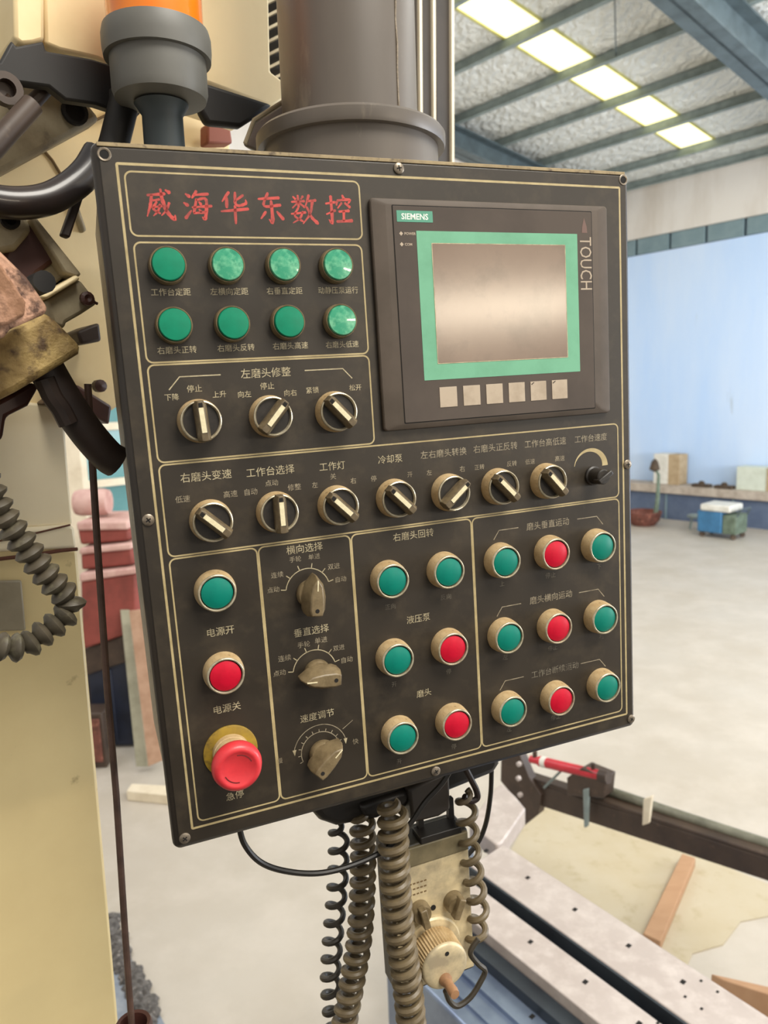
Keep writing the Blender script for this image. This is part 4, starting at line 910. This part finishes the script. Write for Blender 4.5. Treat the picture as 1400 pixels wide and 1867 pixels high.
# handwheel pendant
HP = -.075
m_pface = mat('pendant_face', 'd8c69e', .45, metal=.15, c2='a0937a', scale=30, c3='6b6048', scale3=110, lo3=.68, hi3=.78)
m_pband = mat('pendant_band', '7a6f54', .5, c2='5c543e', scale=30)
m_pbody = mat('pendant_body', '2e2a22', .5, c2='3a352b', scale=30)
PT = PI_ @ pw(850, 1545, HP); PL_ = PI_ @ pw(708, 1590, HP)
xr = (PI_ @ pw(856,1560,HP)).x; xl = xr-.088
yt = (PI_ @ pw(848,1512,HP)).y; ys = (PI_ @ pw(850,1548,HP)).y; yb = (PI_ @ pw(858,1768,HP)).y
pend = thing('handwheel_pendant', None, 'cream faced pendant box with round handwheel hanging under the panel', 'pendant', m=PM @ T((xr-.044, yb, HP)))
def LP(lo, hi, name, m, bevel=.0015, par=None):
    off = Vector((xr-.044, yb, HP)); return MB().box(Vector(lo)-off, Vector(hi)-off).build(name, m, par or pend, bevel=bevel)
LP((xl, yb, HP-.035), (xr, yt, HP), 'body', m_pbody, .003)
LP((xl+.004, yb+.004, HP-.001), (xr-.002, ys, HP+.0015), 'face_plate', m_pface, .0005)
LP((xl+.003, ys+.001, HP-.001), (xr-.002, yt-.001, HP+.003), 'top_band', m_pband, .001)
# hanger bracket up to the housing
mb = MB(); off = Vector((xr-.044, yb, HP))
mb.box(Vector((xl+.035, yt-.004, HP-.02))-off, Vector((xr-.008, yt+.006, HP+.002))-off); mb.build('hanger_bar', m_jb, pend, bevel=.001)
for x in (xl+.04, xr-.014): MB().box(Vector((x, yt, HP-.02))-off, Vector((x+.006, yt+.028, HP-.014))-off).build('hanger_strap', m_jb, pend)
def PXY(px, py, h=HP): v = PI_ @ pw(px, py, h); return v.x-off.x, v.y-off.y
# handwheel
wx, wy = PXY(813, 1764, HP+.036)
mw = T((wx, wy, 0))
rw_ = .0245
MB().lathe([(0,.001),(rw_+.0065,.001),(rw_+.0065,.005),(rw_+.005,.007),(0,.007)], 48, mw, cap=False).build('scale_ring', m_pface, pend, smooth=True)
wh = MB().lathe([(0,.008),(rw_,.008),(rw_,.010),(rw_-.0012,.011)], 48, mw, cap=False)
wh = MB()
N = 48; ringA, ringB = [], []
for i in range(N*2):
    a = math.pi*i/N; rr = rw_ if i % 2 else rw_-.0014
    ringA.append(wh.bm.verts.new((wx+rr*math.cos(a), wy+rr*math.sin(a), .009))); ringB.append(wh.bm.verts.new((wx+rr*math.cos(a)*.97, wy+rr*math.sin(a)*.97, .032)))
for i in range(N*2): j = (i+1) % (N*2); wh.bm.faces.new((ringA[i],ringA[j],ringB[j],ringB[i]))
wh.bm.faces.new(ringB); wh.bm.faces.new(ringA[::-1]); whl = wh.build('handwheel', m_bezel, pend)
MB().lathe([(rw_-.001,.0318),(rw_-.001,.034),(rw_-.003,.0355),(rw_-.008,.0358),(0,.0355)], 48, mw, cap=False).build('wheel_face', m_pface, whl, smooth=True, angle=60)
MB().lathe([(.0022,.0356),(.0022,.0362),(0,.0362)], 12, T((wx+.002, wy+.014, 0))).build('plug', m_hole, whl)
gx, gy = PXY(815, 1794, HP+.040)
MB().lathe([(0,.034),(.0062,.034),(.0065,.038),(.0055,.040),(.0046,.045),(.0052,.052),(.0045,.057),(0,.0575)], 20, T((gx, gy+.002, 0)), cap=False).build('crank_grip', mat('grip_tan', '9a7352', .5, c2='7d5c42', scale=80), whl, smooth=True)
for px, py, r_ in ((832,1650,-25),(770,1668,10)):
    x, y = PXY(px, py, HP+.01); kb_ = MB().lathe([(0,.001),(.0105,.001),(.0105,.008),(.009,.012),(0,.012)], 24, T((x, y, 0)), cap=False).build('selector_knob', m_knob, pend, smooth=True)
    MB().box((-.0035,-.0105,.010),(.0035,.0105,.019), T((x,y,0)) @ RZ(r_)).build('pointer_grip', m_knob, kb_, bevel=.001)
x, y = PXY(790, 1655, HP+.002); MB().lathe([(.0028,.0012),(.0028,.0022),(0,.0022)], 14, T((x,y,0))).build('screw', m_hole, pend)
for i, (px, py) in enumerate(((752,1612),(752,1622),(752,1632))):
    x, y = PXY(px+8, py-2, HP+.002)
    for k in range(5): MB().box((x-.008+k*.004, y-.0007, .0014),(x-.0055+k*.004, y+.0007, .0018)).build('print_mark', m_seam, pend)
